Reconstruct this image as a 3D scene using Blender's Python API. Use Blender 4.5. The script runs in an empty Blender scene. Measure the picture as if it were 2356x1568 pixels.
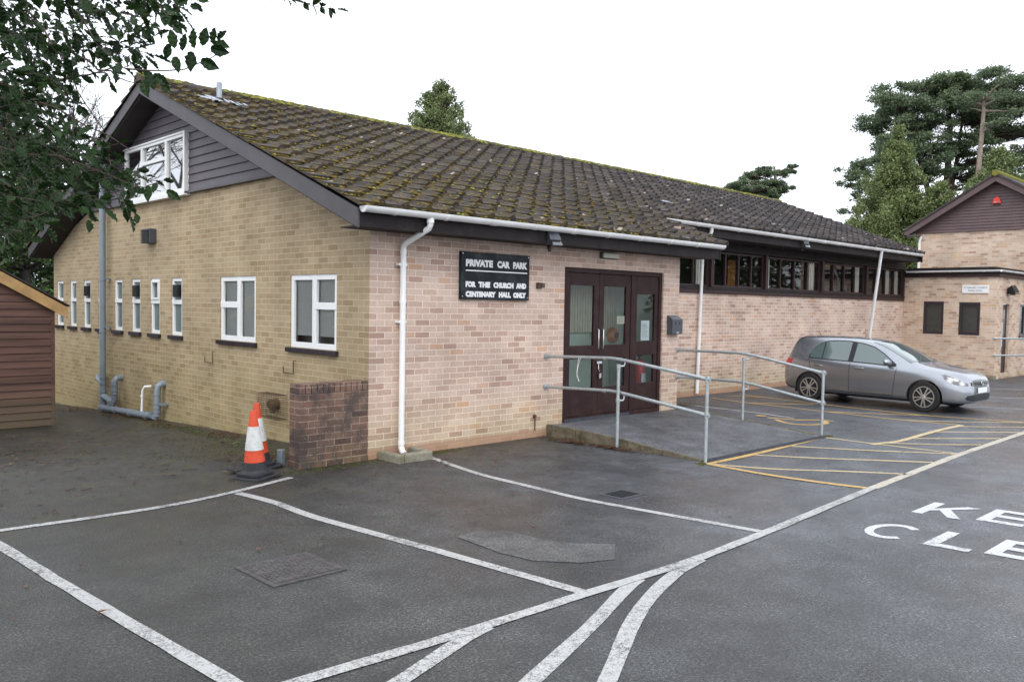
import bpy, bmesh, math, random
import numpy as np
from mathutils import Vector, Matrix
from mathutils.bvhtree import BVHTree
random.seed(7); rng = np.random.default_rng(7)
S = bpy.context.scene; COL = S.collection; PI = math.pi; R = math.radians

# ---------------------------------------------------------------- camera, sky, sun, exposure
YAW, PIT, ROL = R(45.754), R(2.396), R(0.966)
CP = Vector((-5.718, -8.257, 1.839))
F_ = Vector((math.cos(YAW)*math.cos(PIT), math.sin(YAW)*math.cos(PIT), -math.sin(PIT)))
R_ = F_.cross(Vector((0, 0, 1))).normalized(); U_ = R_.cross(F_)
R2, U2 = R_*math.cos(ROL)+U_*math.sin(ROL), -R_*math.sin(ROL)+U_*math.cos(ROL)
cam = bpy.data.objects.new('camera', bpy.data.cameras.new('camera')); COL.objects.link(cam)
M = Matrix.Identity(4)
for i in range(3):
    M[i][0], M[i][1], M[i][2], M[i][3] = R2[i], U2[i], -F_[i], CP[i]
cam.matrix_world = M
cam.data.sensor_width = 36; cam.data.lens = 1958.7/2356*36
cam.data.clip_start = 0.05; cam.data.clip_end = 2000
S.camera = cam
SUN_EL, SUN_AZ = 48, 225       # sun high behind the cloud, from the camera's side
W = bpy.data.worlds.new('World'); S.world = W; W.use_nodes = True
wn, wl = W.node_tree.nodes, W.node_tree.links
bg = wn['Background']; sky = wn.new('ShaderNodeTexSky'); sky.sky_type = 'NISHITA'; sky.sun_disc = False
sky.sun_elevation = R(SUN_EL); sky.sun_rotation = R(90-SUN_AZ); sky.dust_density = 3.0; sky.air_density = 1.0
hs = wn.new('ShaderNodeHueSaturation'); hs.inputs['Saturation'].default_value = 0.18
wl.new(sky.outputs[0], hs.inputs['Color'])
mx = wn.new('ShaderNodeMixRGB'); mx.inputs[0].default_value = 0.8; mx.inputs[2].default_value = (8.5, 9.0, 9.9, 1)
wl.new(hs.outputs[0], mx.inputs[1]); wl.new(mx.outputs[0], bg.inputs[0]); bg.inputs[1].default_value = 0.15
sl = bpy.data.lights.new('sun', 'SUN'); sl.energy = 0.8; sl.angle = R(35); sl.color = (1, .97, .92)
so = bpy.data.objects.new('sun', sl); COL.objects.link(so)
sd = Vector((math.cos(R(SUN_EL))*math.cos(R(SUN_AZ)), math.cos(R(SUN_EL))*math.sin(R(SUN_AZ)), math.sin(R(SUN_EL))))
so.rotation_euler = sd.to_track_quat('Z', 'Y').to_euler(); so.location = (-20, -20, 30)
S.view_settings.view_transform = 'Standard'; S.view_settings.look = 'None'
S.view_settings.exposure = 0.52; S.view_settings.gamma = 1
S.cycles.max_bounces = 8; S.cycles.transparent_max_bounces = 12

# ---------------------------------------------------------------- materials
def newmat(n):
    m = bpy.data.materials.new(n); m.use_nodes = True
    return m, m.node_tree.nodes, m.node_tree.links, m.node_tree.nodes['Principled BSDF']
def ramp(nd, pts, mode='LINEAR'):
    r = nd.new('ShaderNodeValToRGB'); e = r.color_ramp.elements; r.color_ramp.interpolation = mode
    while len(e) < len(pts): e.new(0.5)
    for i, (p, c) in enumerate(pts):
        e[i].position = p; e[i].color = tuple(c)+(1,) if hasattr(c, '__len__') else (c, c, c, 1)
    return r
def noise(nd, lk, vec, scale, detail=3, rough=.55):
    n = nd.new('ShaderNodeTexNoise'); n.inputs['Scale'].default_value = scale
    n.inputs['Detail'].default_value = detail; n.inputs['Roughness'].default_value = rough
    if vec is not None: lk.new(vec, n.inputs['Vector'])
    return n
def wpos(nd): return nd.new('ShaderNodeNewGeometry').outputs['Position']
def mixc(nd, lk, fac, a, b, mode='MIX'):
    m = nd.new('ShaderNodeMixRGB'); m.blend_type = mode
    for i, v in ((0, fac), (1, a), (2, b)):
        if isinstance(v, (int, float)): m.inputs[i].default_value = v if i == 0 else (v, v, v, 1)
        elif isinstance(v, tuple): m.inputs[i].default_value = v+(1,)
        else: lk.new(v, m.inputs[i])
    return m.outputs[0]
def mth(nd, lk, op, a, b=0., c=None, clamp=False):
    m = nd.new('ShaderNodeMath'); m.operation = op; m.use_clamp = clamp
    for i, v in enumerate((a, b) if c is None else (a, b, c)):
        if isinstance(v, (int, float)): m.inputs[i].default_value = v
        else: lk.new(v, m.inputs[i])
    return m.outputs[0]
def maprange(nd, lk, v, a, b, c=0., d=1.):
    m = nd.new('ShaderNodeMapRange'); m.clamp = True
    lk.new(v, m.inputs[0])
    for i, q in enumerate((a, b, c, d)): m.inputs[i+1].default_value = q
    return m.outputs[0]
def bump(nd, lk, p, h, strength=.3, dist=.01):
    b = nd.new('ShaderNodeBump'); b.inputs['Strength'].default_value = strength; b.inputs['Distance'].default_value = dist
    lk.new(h, b.inputs['Height']); lk.new(b.outputs[0], p.inputs['Normal'])
def plain(n, col, rough=.5, metal=0., var=.12, scale=6., bmp=0., spec=.28, dirt=None, dirt_amt=.5):
    m, nd, lk, p = newmat(n)
    g = wpos(nd); a = noise(nd, lk, g, scale, 4)
    r = ramp(nd, [(.3, tuple(c*(1-var) for c in col)), (.7, tuple(min(1, c*(1+var)) for c in col))])
    lk.new(a.outputs['Fac'], r.inputs[0]); out = r.outputs[0]
    if dirt:
        b = noise(nd, lk, g, scale*.6+2, 6, .7); rr = ramp(nd, [(.48, 0.), (.68, dirt_amt)]); lk.new(b.outputs['Fac'], rr.inputs[0])
        out = mixc(nd, lk, rr.outputs[0], out, dirt)
    lk.new(out, p.inputs['Base Color'])
    p.inputs['Roughness'].default_value = rough; p.inputs['Metallic'].default_value = metal
    p.inputs['Specular IOR Level'].default_value = spec
    if bmp: bump(nd, lk, p, noise(nd, lk, g, scale*8, 3).outputs['Fac'], bmp, .005)
    return m
def sepz(nd, lk):
    s = nd.new('ShaderNodeSeparateXYZ'); lk.new(wpos(nd), s.inputs[0]); return s
def brick(n, pal, mortar, stain=None, stain_top=.9, stain_amt=.6, plinth=None, dark=None, rowtint=.25, bw=.225):
    m, nd, lk, p = newmat(n)
    uv = nd.new('ShaderNodeUVMap'); g = wpos(nd)
    wob = noise(nd, lk, g, 9, 2); wv = nd.new('ShaderNodeVectorMath'); wv.operation = 'MULTIPLY_ADD'
    lk.new(wob.outputs['Color'], wv.inputs[0]); wv.inputs[1].default_value = (.008, .008, 0); lk.new(uv.outputs[0], wv.inputs[2])
    b = nd.new('ShaderNodeTexBrick'); lk.new(wv.outputs[0], b.inputs['Vector'])
    for k, v in (('Scale', 1), ('Mortar Size', .0058), ('Mortar Smooth', .25), ('Bias', 0), ('Brick Width', bw), ('Row Height', .075)): b.inputs[k].default_value = v
    b.inputs['Color1'].default_value = (0, 0, 0, 1); b.inputs['Color2'].default_value = (1, 1, 1, 1); b.inputs['Mortar'].default_value = (.5, .5, .5, 1)
    r = ramp(nd, pal); 
    lk.new(b.outputs['Color'], r.inputs[0])
    n1 = noise(nd, lk, g, 1.3, 3); n2 = noise(nd, lk, g, 40, 4, .7)
    c = mixc(nd, lk, 1, r.outputs[0], ramp_of(nd, lk, n1.outputs['Fac'], [(.3, 1-rowtint), (.7, 1+rowtint*.4)]), 'MULTIPLY')
    c = mixc(nd, lk, 1, c, ramp_of(nd, lk, n2.outputs['Fac'], [(.3, .82), (.7, 1.1)]), 'MULTIPLY')
    mc = mixc(nd, lk, 1, mortar, ramp_of(nd, lk, n1.outputs['Fac'], [(.3, .8), (.7, 1.05)]), 'MULTIPLY')
    c = mixc(nd, lk, b.outputs['Fac'], c, mc)
    s = sepz(nd, lk)
    if plinth:
        f = maprange(nd, lk, s.outputs['Z'], .13, .09)
        c = mixc(nd, lk, mth(nd, lk, 'MULTIPLY', f, .7), c, plinth)
    if stain:
        n3 = noise(nd, lk, g, 2.2, 4, .6)
        z = mth(nd, lk, 'ADD', s.outputs['Z'], mth(nd, lk, 'MULTIPLY', n3.outputs['Fac'], .9))
        f = maprange(nd, lk, z, stain_top+.45, .25, 0, stain_amt)
        c = mixc(nd, lk, f, c, mixc(nd, lk, 1, c, stain, 'MULTIPLY'))
    if dark:
        n4 = noise(nd, lk, g, 3.0, 5, .65)
        c = mixc(nd, lk, ramp_of(nd, lk, n4.outputs['Fac'], [(.44, 0.), (.58, .8)]), c, dark)
        n5 = nd.new('ShaderNodeTexVoronoi'); n5.inputs['Scale'].default_value = 28; lk.new(g, n5.inputs['Vector'])
        c = mixc(nd, lk, ramp_of(nd, lk, n5.outputs['Distance'], [(.1, .5), (.16, 0.)]), c, (.45, .42, .38))
    lk.new(c, p.inputs['Base Color']); p.inputs['Roughness'].default_value = .85; p.inputs['Specular IOR Level'].default_value = .25
    h = mth(nd, lk, 'ADD', mth(nd, lk, 'MULTIPLY', b.outputs['Fac'], -1), mth(nd, lk, 'MULTIPLY', n2.outputs['Fac'], .35))
    bump(nd, lk, p, h, .55, .007)
    return m
def ramp_of(nd, lk, v, pts):
    r = ramp(nd, pts); lk.new(v, r.inputs[0]); return r.outputs[0]

MT = {}
MT['brick_front'] = brick('brick_front', [(0, (.42, .275, .215)), (.1, (.50, .345, .275)), (.34, (.57, .415, .335)), (.6, (.61, .46, .375)), (.9, (.64, .49, .405)), (1, (.58, .36, .24))],
                          (.80, .64, .54), stain=(.78, .84, .56), stain_top=.75, stain_amt=.75, plinth=(.42, .22, .17))
MT['brick_gable'] = brick('brick_gable', [(0, (.33, .24, .14)), (.2, (.37, .28, .17)), (.5, (.41, .315, .195)), (.8, (.44, .345, .22)), (1, (.37, .27, .16))],
                          (.54, .44, .31), stain=(.76, .77, .58), stain_top=1.6, stain_amt=.8, rowtint=.18)
MT['brick_annex'] = brick('brick_annex', [(0, (.42, .27, .20)), (.2, (.55, .40, .30)), (.5, (.62, .48, .37)), (.8, (.66, .53, .42)), (1, (.58, .38, .23))],
                          (.68, .54, .44), stain=(.8, .8, .55), stain_top=.3, stain_amt=.7)
MT['brick_stub'] = brick('brick_stub', [(0, (.10, .06, .05)), (.3, (.19, .115, .085)), (.6, (.24, .15, .11)), (1, (.18, .10, .075))],
                         (.34, .25, .20), stain=(.7, .85, .5), stain_top=.2, stain_amt=.8, dark=(.06, .05, .046))
# asphalt
def asphalt(n, base=(.038, .038, .039), moss=True, rough=.44, con=3.0):  # moss also switches on the painted tree shade and sky sheen
    m, nd, lk, p = newmat(n); g = wpos(nd)
    fine = noise(nd, lk, g, 52, 4, .92); vor = nd.new('ShaderNodeTexVoronoi'); vor.inputs['Scale'].default_value = 85; lk.new(g, vor.inputs['Vector'])
    big = noise(nd, lk, g, .45, 5, .6); mid = noise(nd, lk, g, 2.6, 5, .65)
    c = ramp_of(nd, lk, fine.outputs['Fac'], [(.38, tuple(x*.18 for x in base)), (.5, tuple(x*.82 for x in base)), (.62, tuple(x*con for x in base))])
    c = mixc(nd, lk, 1, c, ramp_of(nd, lk, vor.outputs['Color'], [(0., .55), (.75, 1.1), (1, 1.9)]), 'MULTIPLY')
    c = mixc(nd, lk, 1, c, ramp_of(nd, lk, big.outputs['Fac'], [(.36, .68), (.64, 1.3)]), 'MULTIPLY')
    c = mixc(nd, lk, 1, c, ramp_of(nd, lk, mid.outputs['Fac'], [(.38, .66), (.5, 1.), (.62, 1.32)]), 'MULTIPLY')
    s = nd.new('ShaderNodeSeparateXYZ'); lk.new(g, s.inputs[0])
    if moss:   # green film and soil along the wall foot; the darkening also paints in tree shade
        ax = maprange(nd, lk, s.outputs['X'], 7.5, 3.0); ay = maprange(nd, lk, s.outputs['Y'], -2.6, .1)
        a = mth(nd, lk, 'MULTIPLY', ax, ay)
        lx = maprange(nd, lk, s.outputs['X'], .8, -2.5); ly = maprange(nd, lk, s.outputs['Y'], -3.4, -.6)
        a = mth(nd, lk, 'MAXIMUM', a, mth(nd, lk, 'MULTIPLY', mth(nd, lk, 'MULTIPLY', lx, ly), .9))
        mo = noise(nd, lk, g, 1.7, 6, .7)
        soil = mth(nd, lk, 'MULTIPLY', a, ramp_of(nd, lk, mo.outputs['Fac'], [(.32, .55), (.6, 1.)]))
        c = mixc(nd, lk, mth(nd, lk, 'MULTIPLY', soil, .9), c, mixc(nd, lk, 1, c, (.50, .40, .28), 'MULTIPLY'))
        m2 = noise(nd, lk, g, 2.4, 7, .75)
        gf = mth(nd, lk, 'MULTIPLY', a, ramp_of(nd, lk, m2.outputs['Fac'], [(.5, 0.), (.68, .75)]))
        c = mixc(nd, lk, gf, c, mixc(nd, lk, fine.outputs['Fac'], (.025, .028, .010), (.075, .075, .020)))
    if moss: c = mixc(nd, lk, 1, c, mixc(nd, lk, maprange(nd, lk, s.outputs['X'], -3.5, 2.), (.82, .84, .72), (1.36, 1.44, 1.62)), 'MULTIPLY')  # bluish sky sheen painted into the base colour towards +X, darker olive towards -X
    lk.new(c, p.inputs['Base Color'])
    wet = mth(nd, lk, 'MULTIPLY', maprange(nd, lk, s.outputs['X'], -3., 1.5), maprange(nd, lk, s.outputs['Y'], -1.5, -4.))
    rr = ramp_of(nd, lk, big.outputs['Fac'], [(.36, rough-.12), (.64, rough+.18)]); rr = mth(nd, lk, 'SUBTRACT', rr, mth(nd, lk, 'MULTIPLY', wet, .25 if moss else 0.)); lk.new(rr, p.inputs['Roughness'])
    p.inputs['Specular IOR Level'].default_value = .7
    h = mth(nd, lk, 'ADD', fine.outputs['Fac'], mth(nd, lk, 'MULTIPLY', vor.outputs['Distance'], .9))
    bump(nd, lk, p, h, .5, .010)
    if moss: lk.new(mth(nd, lk, 'SUBTRACT', .55, mth(nd, lk, 'MULTIPLY', wet, .33)), [n_ for n_ in nd if n_.type == 'BUMP'][0].inputs['Strength'])
    return m
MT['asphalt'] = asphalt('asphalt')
MT['asphalt_patch'] = asphalt('asphalt_patch', (.105, .101, .098), False, .6, 1.5)
MT['ramp'] = asphalt('ramp_asphalt', (.095, .096, .105), False, .6, 1.6)
def paint(n, col, wear=.5):
    m, nd, lk, p = newmat(n); g = wpos(nd)
    a = noise(nd, lk, g, 95, 4, .8); b = noise(nd, lk, g, 1.8, 4, .6); c2 = noise(nd, lk, g, 22, 4, .7)
    s = mth(nd, lk, 'ADD', mth(nd, lk, 'MULTIPLY', a.outputs['Fac'], .55), mth(nd, lk, 'MULTIPLY', b.outputs['Fac'], .3))
    s = mth(nd, lk, 'ADD', s, mth(nd, lk, 'MULTIPLY', c2.outputs['Fac'], .25))
    f = ramp_of(nd, lk, s, [(wear-.02, 1.), (wear+.09, 0.)])
    cc = mixc(nd, lk, 1, col, ramp_of(nd, lk, b.outputs['Fac'], [(.3, .75), (.7, 1.05)]), 'MULTIPLY')
    c = mixc(nd, lk, f, (.07, .068, .068), cc)
    lk.new(c, p.inputs['Base Color']); p.inputs['Roughness'].default_value = .6
    bump(nd, lk, p, a.outputs['Fac'], .25, .003)
    return m
MT['white_paint'] = paint('white_road_paint', (.50, .495, .48), .548)
MT['letter_paint'] = paint('white_letter_paint', (.60, .61, .62), .575)
MT['yellow_paint'] = paint('yellow_road_paint', (.60, .38, .12), .565)
MT['cream_paint'] = paint('cream_road_paint', (.60, .47, .26), .565)
MT['pale_paint'] = paint('pale_cream_road_paint', (.54, .49, .40), .56)
# roof tiles
def tiles_mat():
    m, nd, lk, p = newmat('concrete_roof_tiles'); g = wpos(nd); uv = nd.new('ShaderNodeUVMap')
    fl = nd.new('ShaderNodeVectorMath'); fl.operation = 'FLOOR'; lk.new(uv.outputs[0], fl.inputs[0])
    wn_ = nd.new('ShaderNodeTexWhiteNoise'); wn_.noise_dimensions = '3D'; lk.new(fl.outputs[0], wn_.inputs['Vector'])
    c = ramp_of(nd, lk, wn_.outputs['Value'], [(0, (.040, .037, .040)), (.5, (.062, .055, .057)), (1, (.095, .082, .080))])
    a = noise(nd, lk, g, 9, 6, .7); c = mixc(nd, lk, 1, c, ramp_of(nd, lk, a.outputs['Fac'], [(.3, .6), (.7, 1.3)]), 'MULTIPLY')
    s = nd.new('ShaderNodeSeparateXYZ'); lk.new(g, s.inputs[0])
    left = maprange(nd, lk, s.outputs['X'], 12, -1, .12, 1.)
    b = noise(nd, lk, g, 5.5, 7, .75); d = noise(nd, lk, g, 26, 4, .8)
    mf = mth(nd, lk, 'MULTIPLY', mth(nd, lk, 'MULTIPLY', ramp_of(nd, lk, b.outputs['Fac'], [(.42, 0.), (.58, 1.)]), left), .85)
    mossc = ramp_of(nd, lk, d.outputs['Fac'], [(.3, (.034, .023, .012)), (.5, (.090, .064, .020)), (.7, (.16, .12, .03))])
    c = mixc(nd, lk, mf, c, mossc)
    lv = nd.new('ShaderNodeTexVoronoi'); lv.inputs['Scale'].default_value = 3.6; lk.new(g, lv.inputs['Vector'])
    wb = mth(nd, lk, 'ADD', lv.outputs['Distance'], mth(nd, lk, 'MULTIPLY', d.outputs['Fac'], .16))
    lc = nd.new('ShaderNodeSeparateXYZ'); lk.new(lv.outputs['Color'], lc.inputs[0])
    pick = mth(nd, lk, 'GREATER_THAN', lc.outputs[0], .62)
    lf = mth(nd, lk, 'MULTIPLY', ramp_of(nd, lk, wb, [(.20, 1.), (.25, 0.)]), pick)
    c = mixc(nd, lk, mth(nd, lk, 'MULTIPLY', lf, .85), c, (.40, .34, .29))
    lk.new(c, p.inputs['Base Color']); p.inputs['Roughness'].default_value = .7; p.inputs['Specular IOR Level'].default_value = .15
    bump(nd, lk, p, mth(nd, lk, 'ADD', a.outputs['Fac'], d.outputs['Fac']), .6, .012)
    return m
MT['tiles'] = tiles_mat()
def leafmat(n, dark, light, rough=.5, scale=1.2, trans=.25, spec=.4):
    m, nd, lk, p = newmat(n); g = nd.new('ShaderNodeNewGeometry')
    a = noise(nd, lk, g.outputs['Position'], scale, 3)
    f = mth(nd, lk, 'ADD', mth(nd, lk, 'MULTIPLY', g.outputs['Random Per Island'], .6), mth(nd, lk, 'MULTIPLY', a.outputs['Fac'], .5))
    c = ramp_of(nd, lk, f, [(.2, dark), (.85, light)])
    lk.new(c, p.inputs['Base Color']); p.inputs['Roughness'].default_value = rough; p.inputs['Specular IOR Level'].default_value = spec
    tr = nd.new('ShaderNodeBsdfTranslucent'); lk.new(c, tr.inputs[0]); ms = nd.new('ShaderNodeMixShader'); ms.inputs[0].default_value = trans
    out = nd['Material Output']; lk.new(p.outputs[0], ms.inputs[1]); lk.new(tr.outputs[0], ms.inputs[2]); lk.new(ms.outputs[0], out.inputs[0])
    return m
MT['holly_leaf'] = leafmat('holly_leaf', (.006, .018, .004), (.020, .046, .010), .36, 3, .12, .16)
MT['dark_leaf'] = leafmat('dark_evergreen_leaf', (.016, .042, .012), (.075, .125, .032), .4, .8, .2)
MT['pine_leaf'] = leafmat('pine_needles', (.060, .088, .045), (.175, .23, .12), .55, .5, .2)
MT['cypress_leaf'] = leafmat('cypress_foliage', (.08, .115, .035), (.225, .27, .10), .55, .5, .2)
MT['conifer_leaf'] = leafmat('conifer_foliage', (.075, .105, .035), (.21, .26, .10), .55, .5, .2)
MT['moss'] = leafmat('moss', (.034, .024, .010), (.21, .15, .028), .9, 6, .0, .1)
MT['moss_ground'] = leafmat('moss_ground', (.025, .028, .010), (.085, .09, .022), .9, 6, .0, .1)
MT['moss_green'] = leafmat('moss_green', (.055, .055, .016), (.25, .24, .055), .9, 6, .0, .1)
MT['litter'] = leafmat('dead_leaves', (.035, .018, .010), (.17, .09, .045), .7, 8, .1, .3)
MT['weed'] = leafmat('weed_leaf', (.04, .07, .015), (.13, .18, .04), .6, 8, .2)
MT['bark'] = plain('bark', (.07, .05, .04), .9, var=.3, scale=8, bmp=.6)
MT['bark_grey'] = plain('grey_bark', (.11, .10, .09), .9, var=.3, scale=6, bmp=.6)
MT['bark_pale'] = plain('pale_bark', (.27, .215, .175), .9, var=.25, scale=6, bmp=.5)
MT['upvc'] = plain('white_upvc', (.80, .80, .79), .35, spec=.5, var=.03, scale=2)
MT['gutter'] = plain('white_gutter_plastic', (.84, .84, .83), .35, spec=.5, var=.06, scale=3, dirt=(.45, .44, .40), dirt_amt=.22)
MT['soil'] = plain('grey_soil_pipe', (.20, .235, .27), .35, spec=.5, var=.08, scale=4, dirt=(.12, .13, .10), dirt_amt=.3)
MT['timber_dark'] = plain('dark_painted_timber', (.026, .021, .021), .55, spec=.12, var=.18, scale=4, bmp=.25, dirt=(.05, .046, .043), dirt_amt=.5)
MT['barge'] = plain('grey_painted_bargeboard', (.085, .078, .083), .5, var=.1, scale=3, bmp=.15, dirt=(.05, .05, .045), dirt_amt=.35)
MT['cladding'] = plain('grey_brown_cladding', (.112, .098, .110), .5, var=.1, scale=3, bmp=.15)
MT['annex_clad'] = plain('brown_cladding', (.125, .085, .085), .55, var=.1, scale=3, bmp=.15)
MT['soffit'] = plain('soffit_board', (.05, .043, .042), .7, spec=.12, var=.15, scale=4)
MT['door_brown'] = plain('brown_door_paint', (.034, .017, .017), .38, spec=.12, var=.12, scale=4, dirt=(.08, .06, .05), dirt_amt=.25)
MT['frame_brown'] = plain('brown_window_frame', (.036, .018, .019), .4, var=.15, scale=4)
MT['frame_dark'] = plain('dark_window_frame', (.040, .030, .035), .4, var=.12, scale=4)
MT['sill'] = plain('dark_tile_sill', (.035, .028, .032), .35, var=.3, scale=12)
MT['lead'] = plain('lead_flashing', (.36, .39, .43), .45, .3, var=.2, scale=9, bmp=.3)
MT['galv'] = plain('galvanised_steel', (.42, .46, .47), .42, .55, var=.12, scale=22, dirt=(.25, .27, .26), dirt_amt=.5)
MT['chrome'] = plain('polished_steel', (.7, .7, .7), .2, 1., var=.03)
MT['black_plastic'] = plain('black_plastic', (.02, .02, .022), .4, var=.1)
MT['grey_box'] = plain('grey_metal_box', (.085, .092, .105), .4, .3, var=.1, scale=10)
MT['sign_black'] = plain('black_sign_board', (.014, .018, .022), .3, spec=.12, var=.4, scale=5, dirt=(.05, .065, .07), dirt_amt=.6)
MT['sign_white'] = plain('white_lettering', (.78, .78, .78), .5, var=.08, scale=20)
MT['text_grey'] = plain('grey_lettering', (.18, .17, .17), .5)
MT['concrete'] = plain('mossy_concrete', (.25, .23, .18), .9, var=.25, scale=7, bmp=.6, dirt=(.09, .09, .04), dirt_amt=.7)
MT['kerb_mossy'] = plain('mossy_ramp_edging', (.15, .13, .09), .9, var=.3, scale=9, bmp=.5, dirt=(.05, .045, .025), dirt_amt=.85)
MT['iron'] = plain('cast_iron', (.085, .082, .082), .5, .2, var=.3, scale=14, bmp=.4, dirt=(.12, .08, .065), dirt_amt=.4)
MT['grille'] = plain('dark_steel_grille', (.07, .075, .09), .45, .4, var=.2, scale=10)
MT['black_hole'] = plain('dark_void', (.008, .008, .008), .9)
MT['rust'] = plain('rusty_steel', (.10, .06, .045), .8, .2, var=.35, scale=20)
MT['lobby_green'] = plain('pale_green_wall', (.70, .82, .72), .7, var=.05)
MT['lobby_curtain'] = plain('ribbed_curtain', (.78, .74, .60), .8, var=.06)
MT['red'] = plain('red_enamel', (.55, .03, .025), .35, var=.08)
MT['bell'] = plain('orange_bell', (.85, .33, .13), .35, .2, var=.12)
MT['paper'] = plain('white_paper', (.75, .77, .8), .7, var=.02)
MT['curtain'] = plain('cream_curtain', (.82, .78, .72), .8, var=.06)
MT['wood_door'] = plain('orange_wood_door', (.42, .17, .045), .5, var=.15, scale=3)
MT['floor_in'] = plain('interior_floor', (.12, .09, .06), .5)
MT['dark_room'] = plain('interior_wall', (.16, .16, .15), .8)
MT['blind'] = plain('grey_blind', (.72, .70, .68), .6, var=.04)
MT['cone_red'] = plain('orange_red_cone', (.60, .075, .03), .4, var=.12, scale=12, dirt=(.35, .06, .03), dirt_amt=.4)
MT['cone_white'] = plain('white_cone_sleeve', (.62, .62, .60), .45, var=.08, scale=20, dirt=(.35, .34, .32), dirt_amt=.5)
MT['cone_base'] = plain('black_rubber', (.030, .030, .034), .5, var=.2, scale=12, bmp=.2)
MT['lamp_cover'] = plain('lamp_diffuser', (.60, .57, .48), .4, var=.05)
MT['alarm_red'] = plain('red_alarm_cover', (.75, .06, .04), .35)
MT['tyre'] = plain('tyre_rubber', (.022, .020, .019), .7, var=.2, scale=20)
MT['alloy'] = plain('alloy_wheel', (.62, .60, .57), .3, .8, var=.05)
MT['hub_dark'] = plain('wheel_well_dark', (.015, .014, .014), .8)
MT['stone_mouse'] = plain('animal_bedding_rust', (.10, .075, .04), .9, var=.4, scale=25)
def boards(n, col, pitch, mat_dark):
    m, nd, lk, p = newmat(n); g = wpos(nd)
    mp = nd.new('ShaderNodeMapping'); mp.inputs['Scale'].default_value = (1.2, 1.2, 26); lk.new(g, mp.inputs[0])
    a = noise(nd, lk, mp.outputs[0], 1, 5, .65); s = nd.new('ShaderNodeSeparateXYZ'); lk.new(g, s.inputs[0])
    row = mth(nd, lk, 'FLOOR', mth(nd, lk, 'DIVIDE', s.outputs['Z'], pitch)); w = nd.new('ShaderNodeTexWhiteNoise'); w.noise_dimensions = '1D'; lk.new(row, w.inputs['W'])
    c = ramp_of(nd, lk, a.outputs['Fac'], [(.3, mat_dark), (.7, col)])
    c = mixc(nd, lk, 1, c, ramp_of(nd, lk, w.outputs['Value'], [(0, .75), (1, 1.2)]), 'MULTIPLY')
    lowz = maprange(nd, lk, mth(nd, lk, 'ADD', s.outputs['Z'], mth(nd, lk, 'MULTIPLY', a.outputs['Fac'], .5)), .75, .1, 0, .6)
    c = mixc(nd, lk, lowz, c, (.11, .095, .05))
    lk.new(c, p.inputs['Base Color']); p.inputs['Roughness'].default_value = .75
    bump(nd, lk, p, a.outputs['Fac'], .4, .006); return m
MT['shed_boards'] = boards('shed_boards', (.125, .062, .045), .115, (.06, .028, .022))
MT['fascia_wood'] = plain('orange_raw_timber', (.42, .265, .115), .6, var=.22, scale=5, bmp=.2)
def glass(n, fac=None, ior=1.5, tint=(1, 1, 1)):
    m, nd, lk, p = newmat(n); nd.remove(p)
    gl = nd.new('ShaderNodeBsdfGlossy'); gl.inputs['Roughness'].default_value = .015; tr = nd.new('ShaderNodeBsdfTransparent'); tr.inputs[0].default_value = tint+(1,)
    ms = nd.new('ShaderNodeMixShader'); fr = nd.new('ShaderNodeFresnel'); fr.inputs['IOR'].default_value = ior
    if fac is None: lk.new(fr.outputs[0], ms.inputs[0])
    else: ms.inputs[0].default_value = fac
    lk.new(tr.outputs[0], ms.inputs[1]); lk.new(gl.outputs[0], ms.inputs[2]); lk.new(ms.outputs[0], nd['Material Output'].inputs[0]); return m
MT['glass'] = glass('window_glass', None, 1.6, (.92, .96, .94))
MT['glass_mirror'] = glass('coated_glass', .62, tint=(.8, .82, .82))
MT['glass_door'] = glass('door_glass', None, 1.45, (.9, .95, .92))
m, nd, lk, p = newmat('frosted_glass'); p.inputs['Base Color'].default_value = (.11, .15, .14, 1); p.inputs['Roughness'].default_value = .22; MT['frosted'] = m
m, nd, lk, p = newmat('car_paint'); p.inputs['Base Color'].default_value = (.20, .20, .215, 1); p.inputs['Metallic'].default_value = .85; p.inputs['Roughness'].default_value = .27
p.inputs['Coat Weight'].default_value = .6; p.inputs['Coat Roughness'].default_value = .06; MT['car_paint'] = m
_n = noise(nd, lk, wpos(nd), 3, 3); lk.new(ramp_of(nd, lk, _n.outputs['Fac'], [(.3, (.345, .36, .385)), (.7, (.375, .39, .415))]), p.inputs['Base Color'])
m, nd, lk, p = newmat('car_glass'); p.inputs['Base Color'].default_value = (.085, .12, .118, 1); p.inputs['Roughness'].default_value = .04; p.inputs['Specular IOR Level'].default_value = .9; p.inputs['Coat Weight'].default_value = .6; MT['car_glass'] = m
m, nd, lk, p = newmat('headlight_lens'); p.inputs['Base Color'].default_value = (.55, .56, .58, 1); p.inputs['Metallic'].default_value = .6; p.inputs['Roughness'].default_value = .12; p.inputs['Coat Weight'].default_value = 1; MT['lens'] = m
_v = nd.new('ShaderNodeTexVoronoi'); _v.inputs['Scale'].default_value = 7; lk.new(wpos(nd), _v.inputs['Vector']); lk.new(ramp_of(nd, lk, _v.outputs['Distance'], [(0, .75), (.5, .12)]), p.inputs['Base Color'])
m, nd, lk, p = newmat('tail_lens'); p.inputs['Base Color'].default_value = (.55, .015, .015, 1); p.inputs['Roughness'].default_value = .12; p.inputs['Coat Weight'].default_value = 1; MT['tail'] = m

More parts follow.
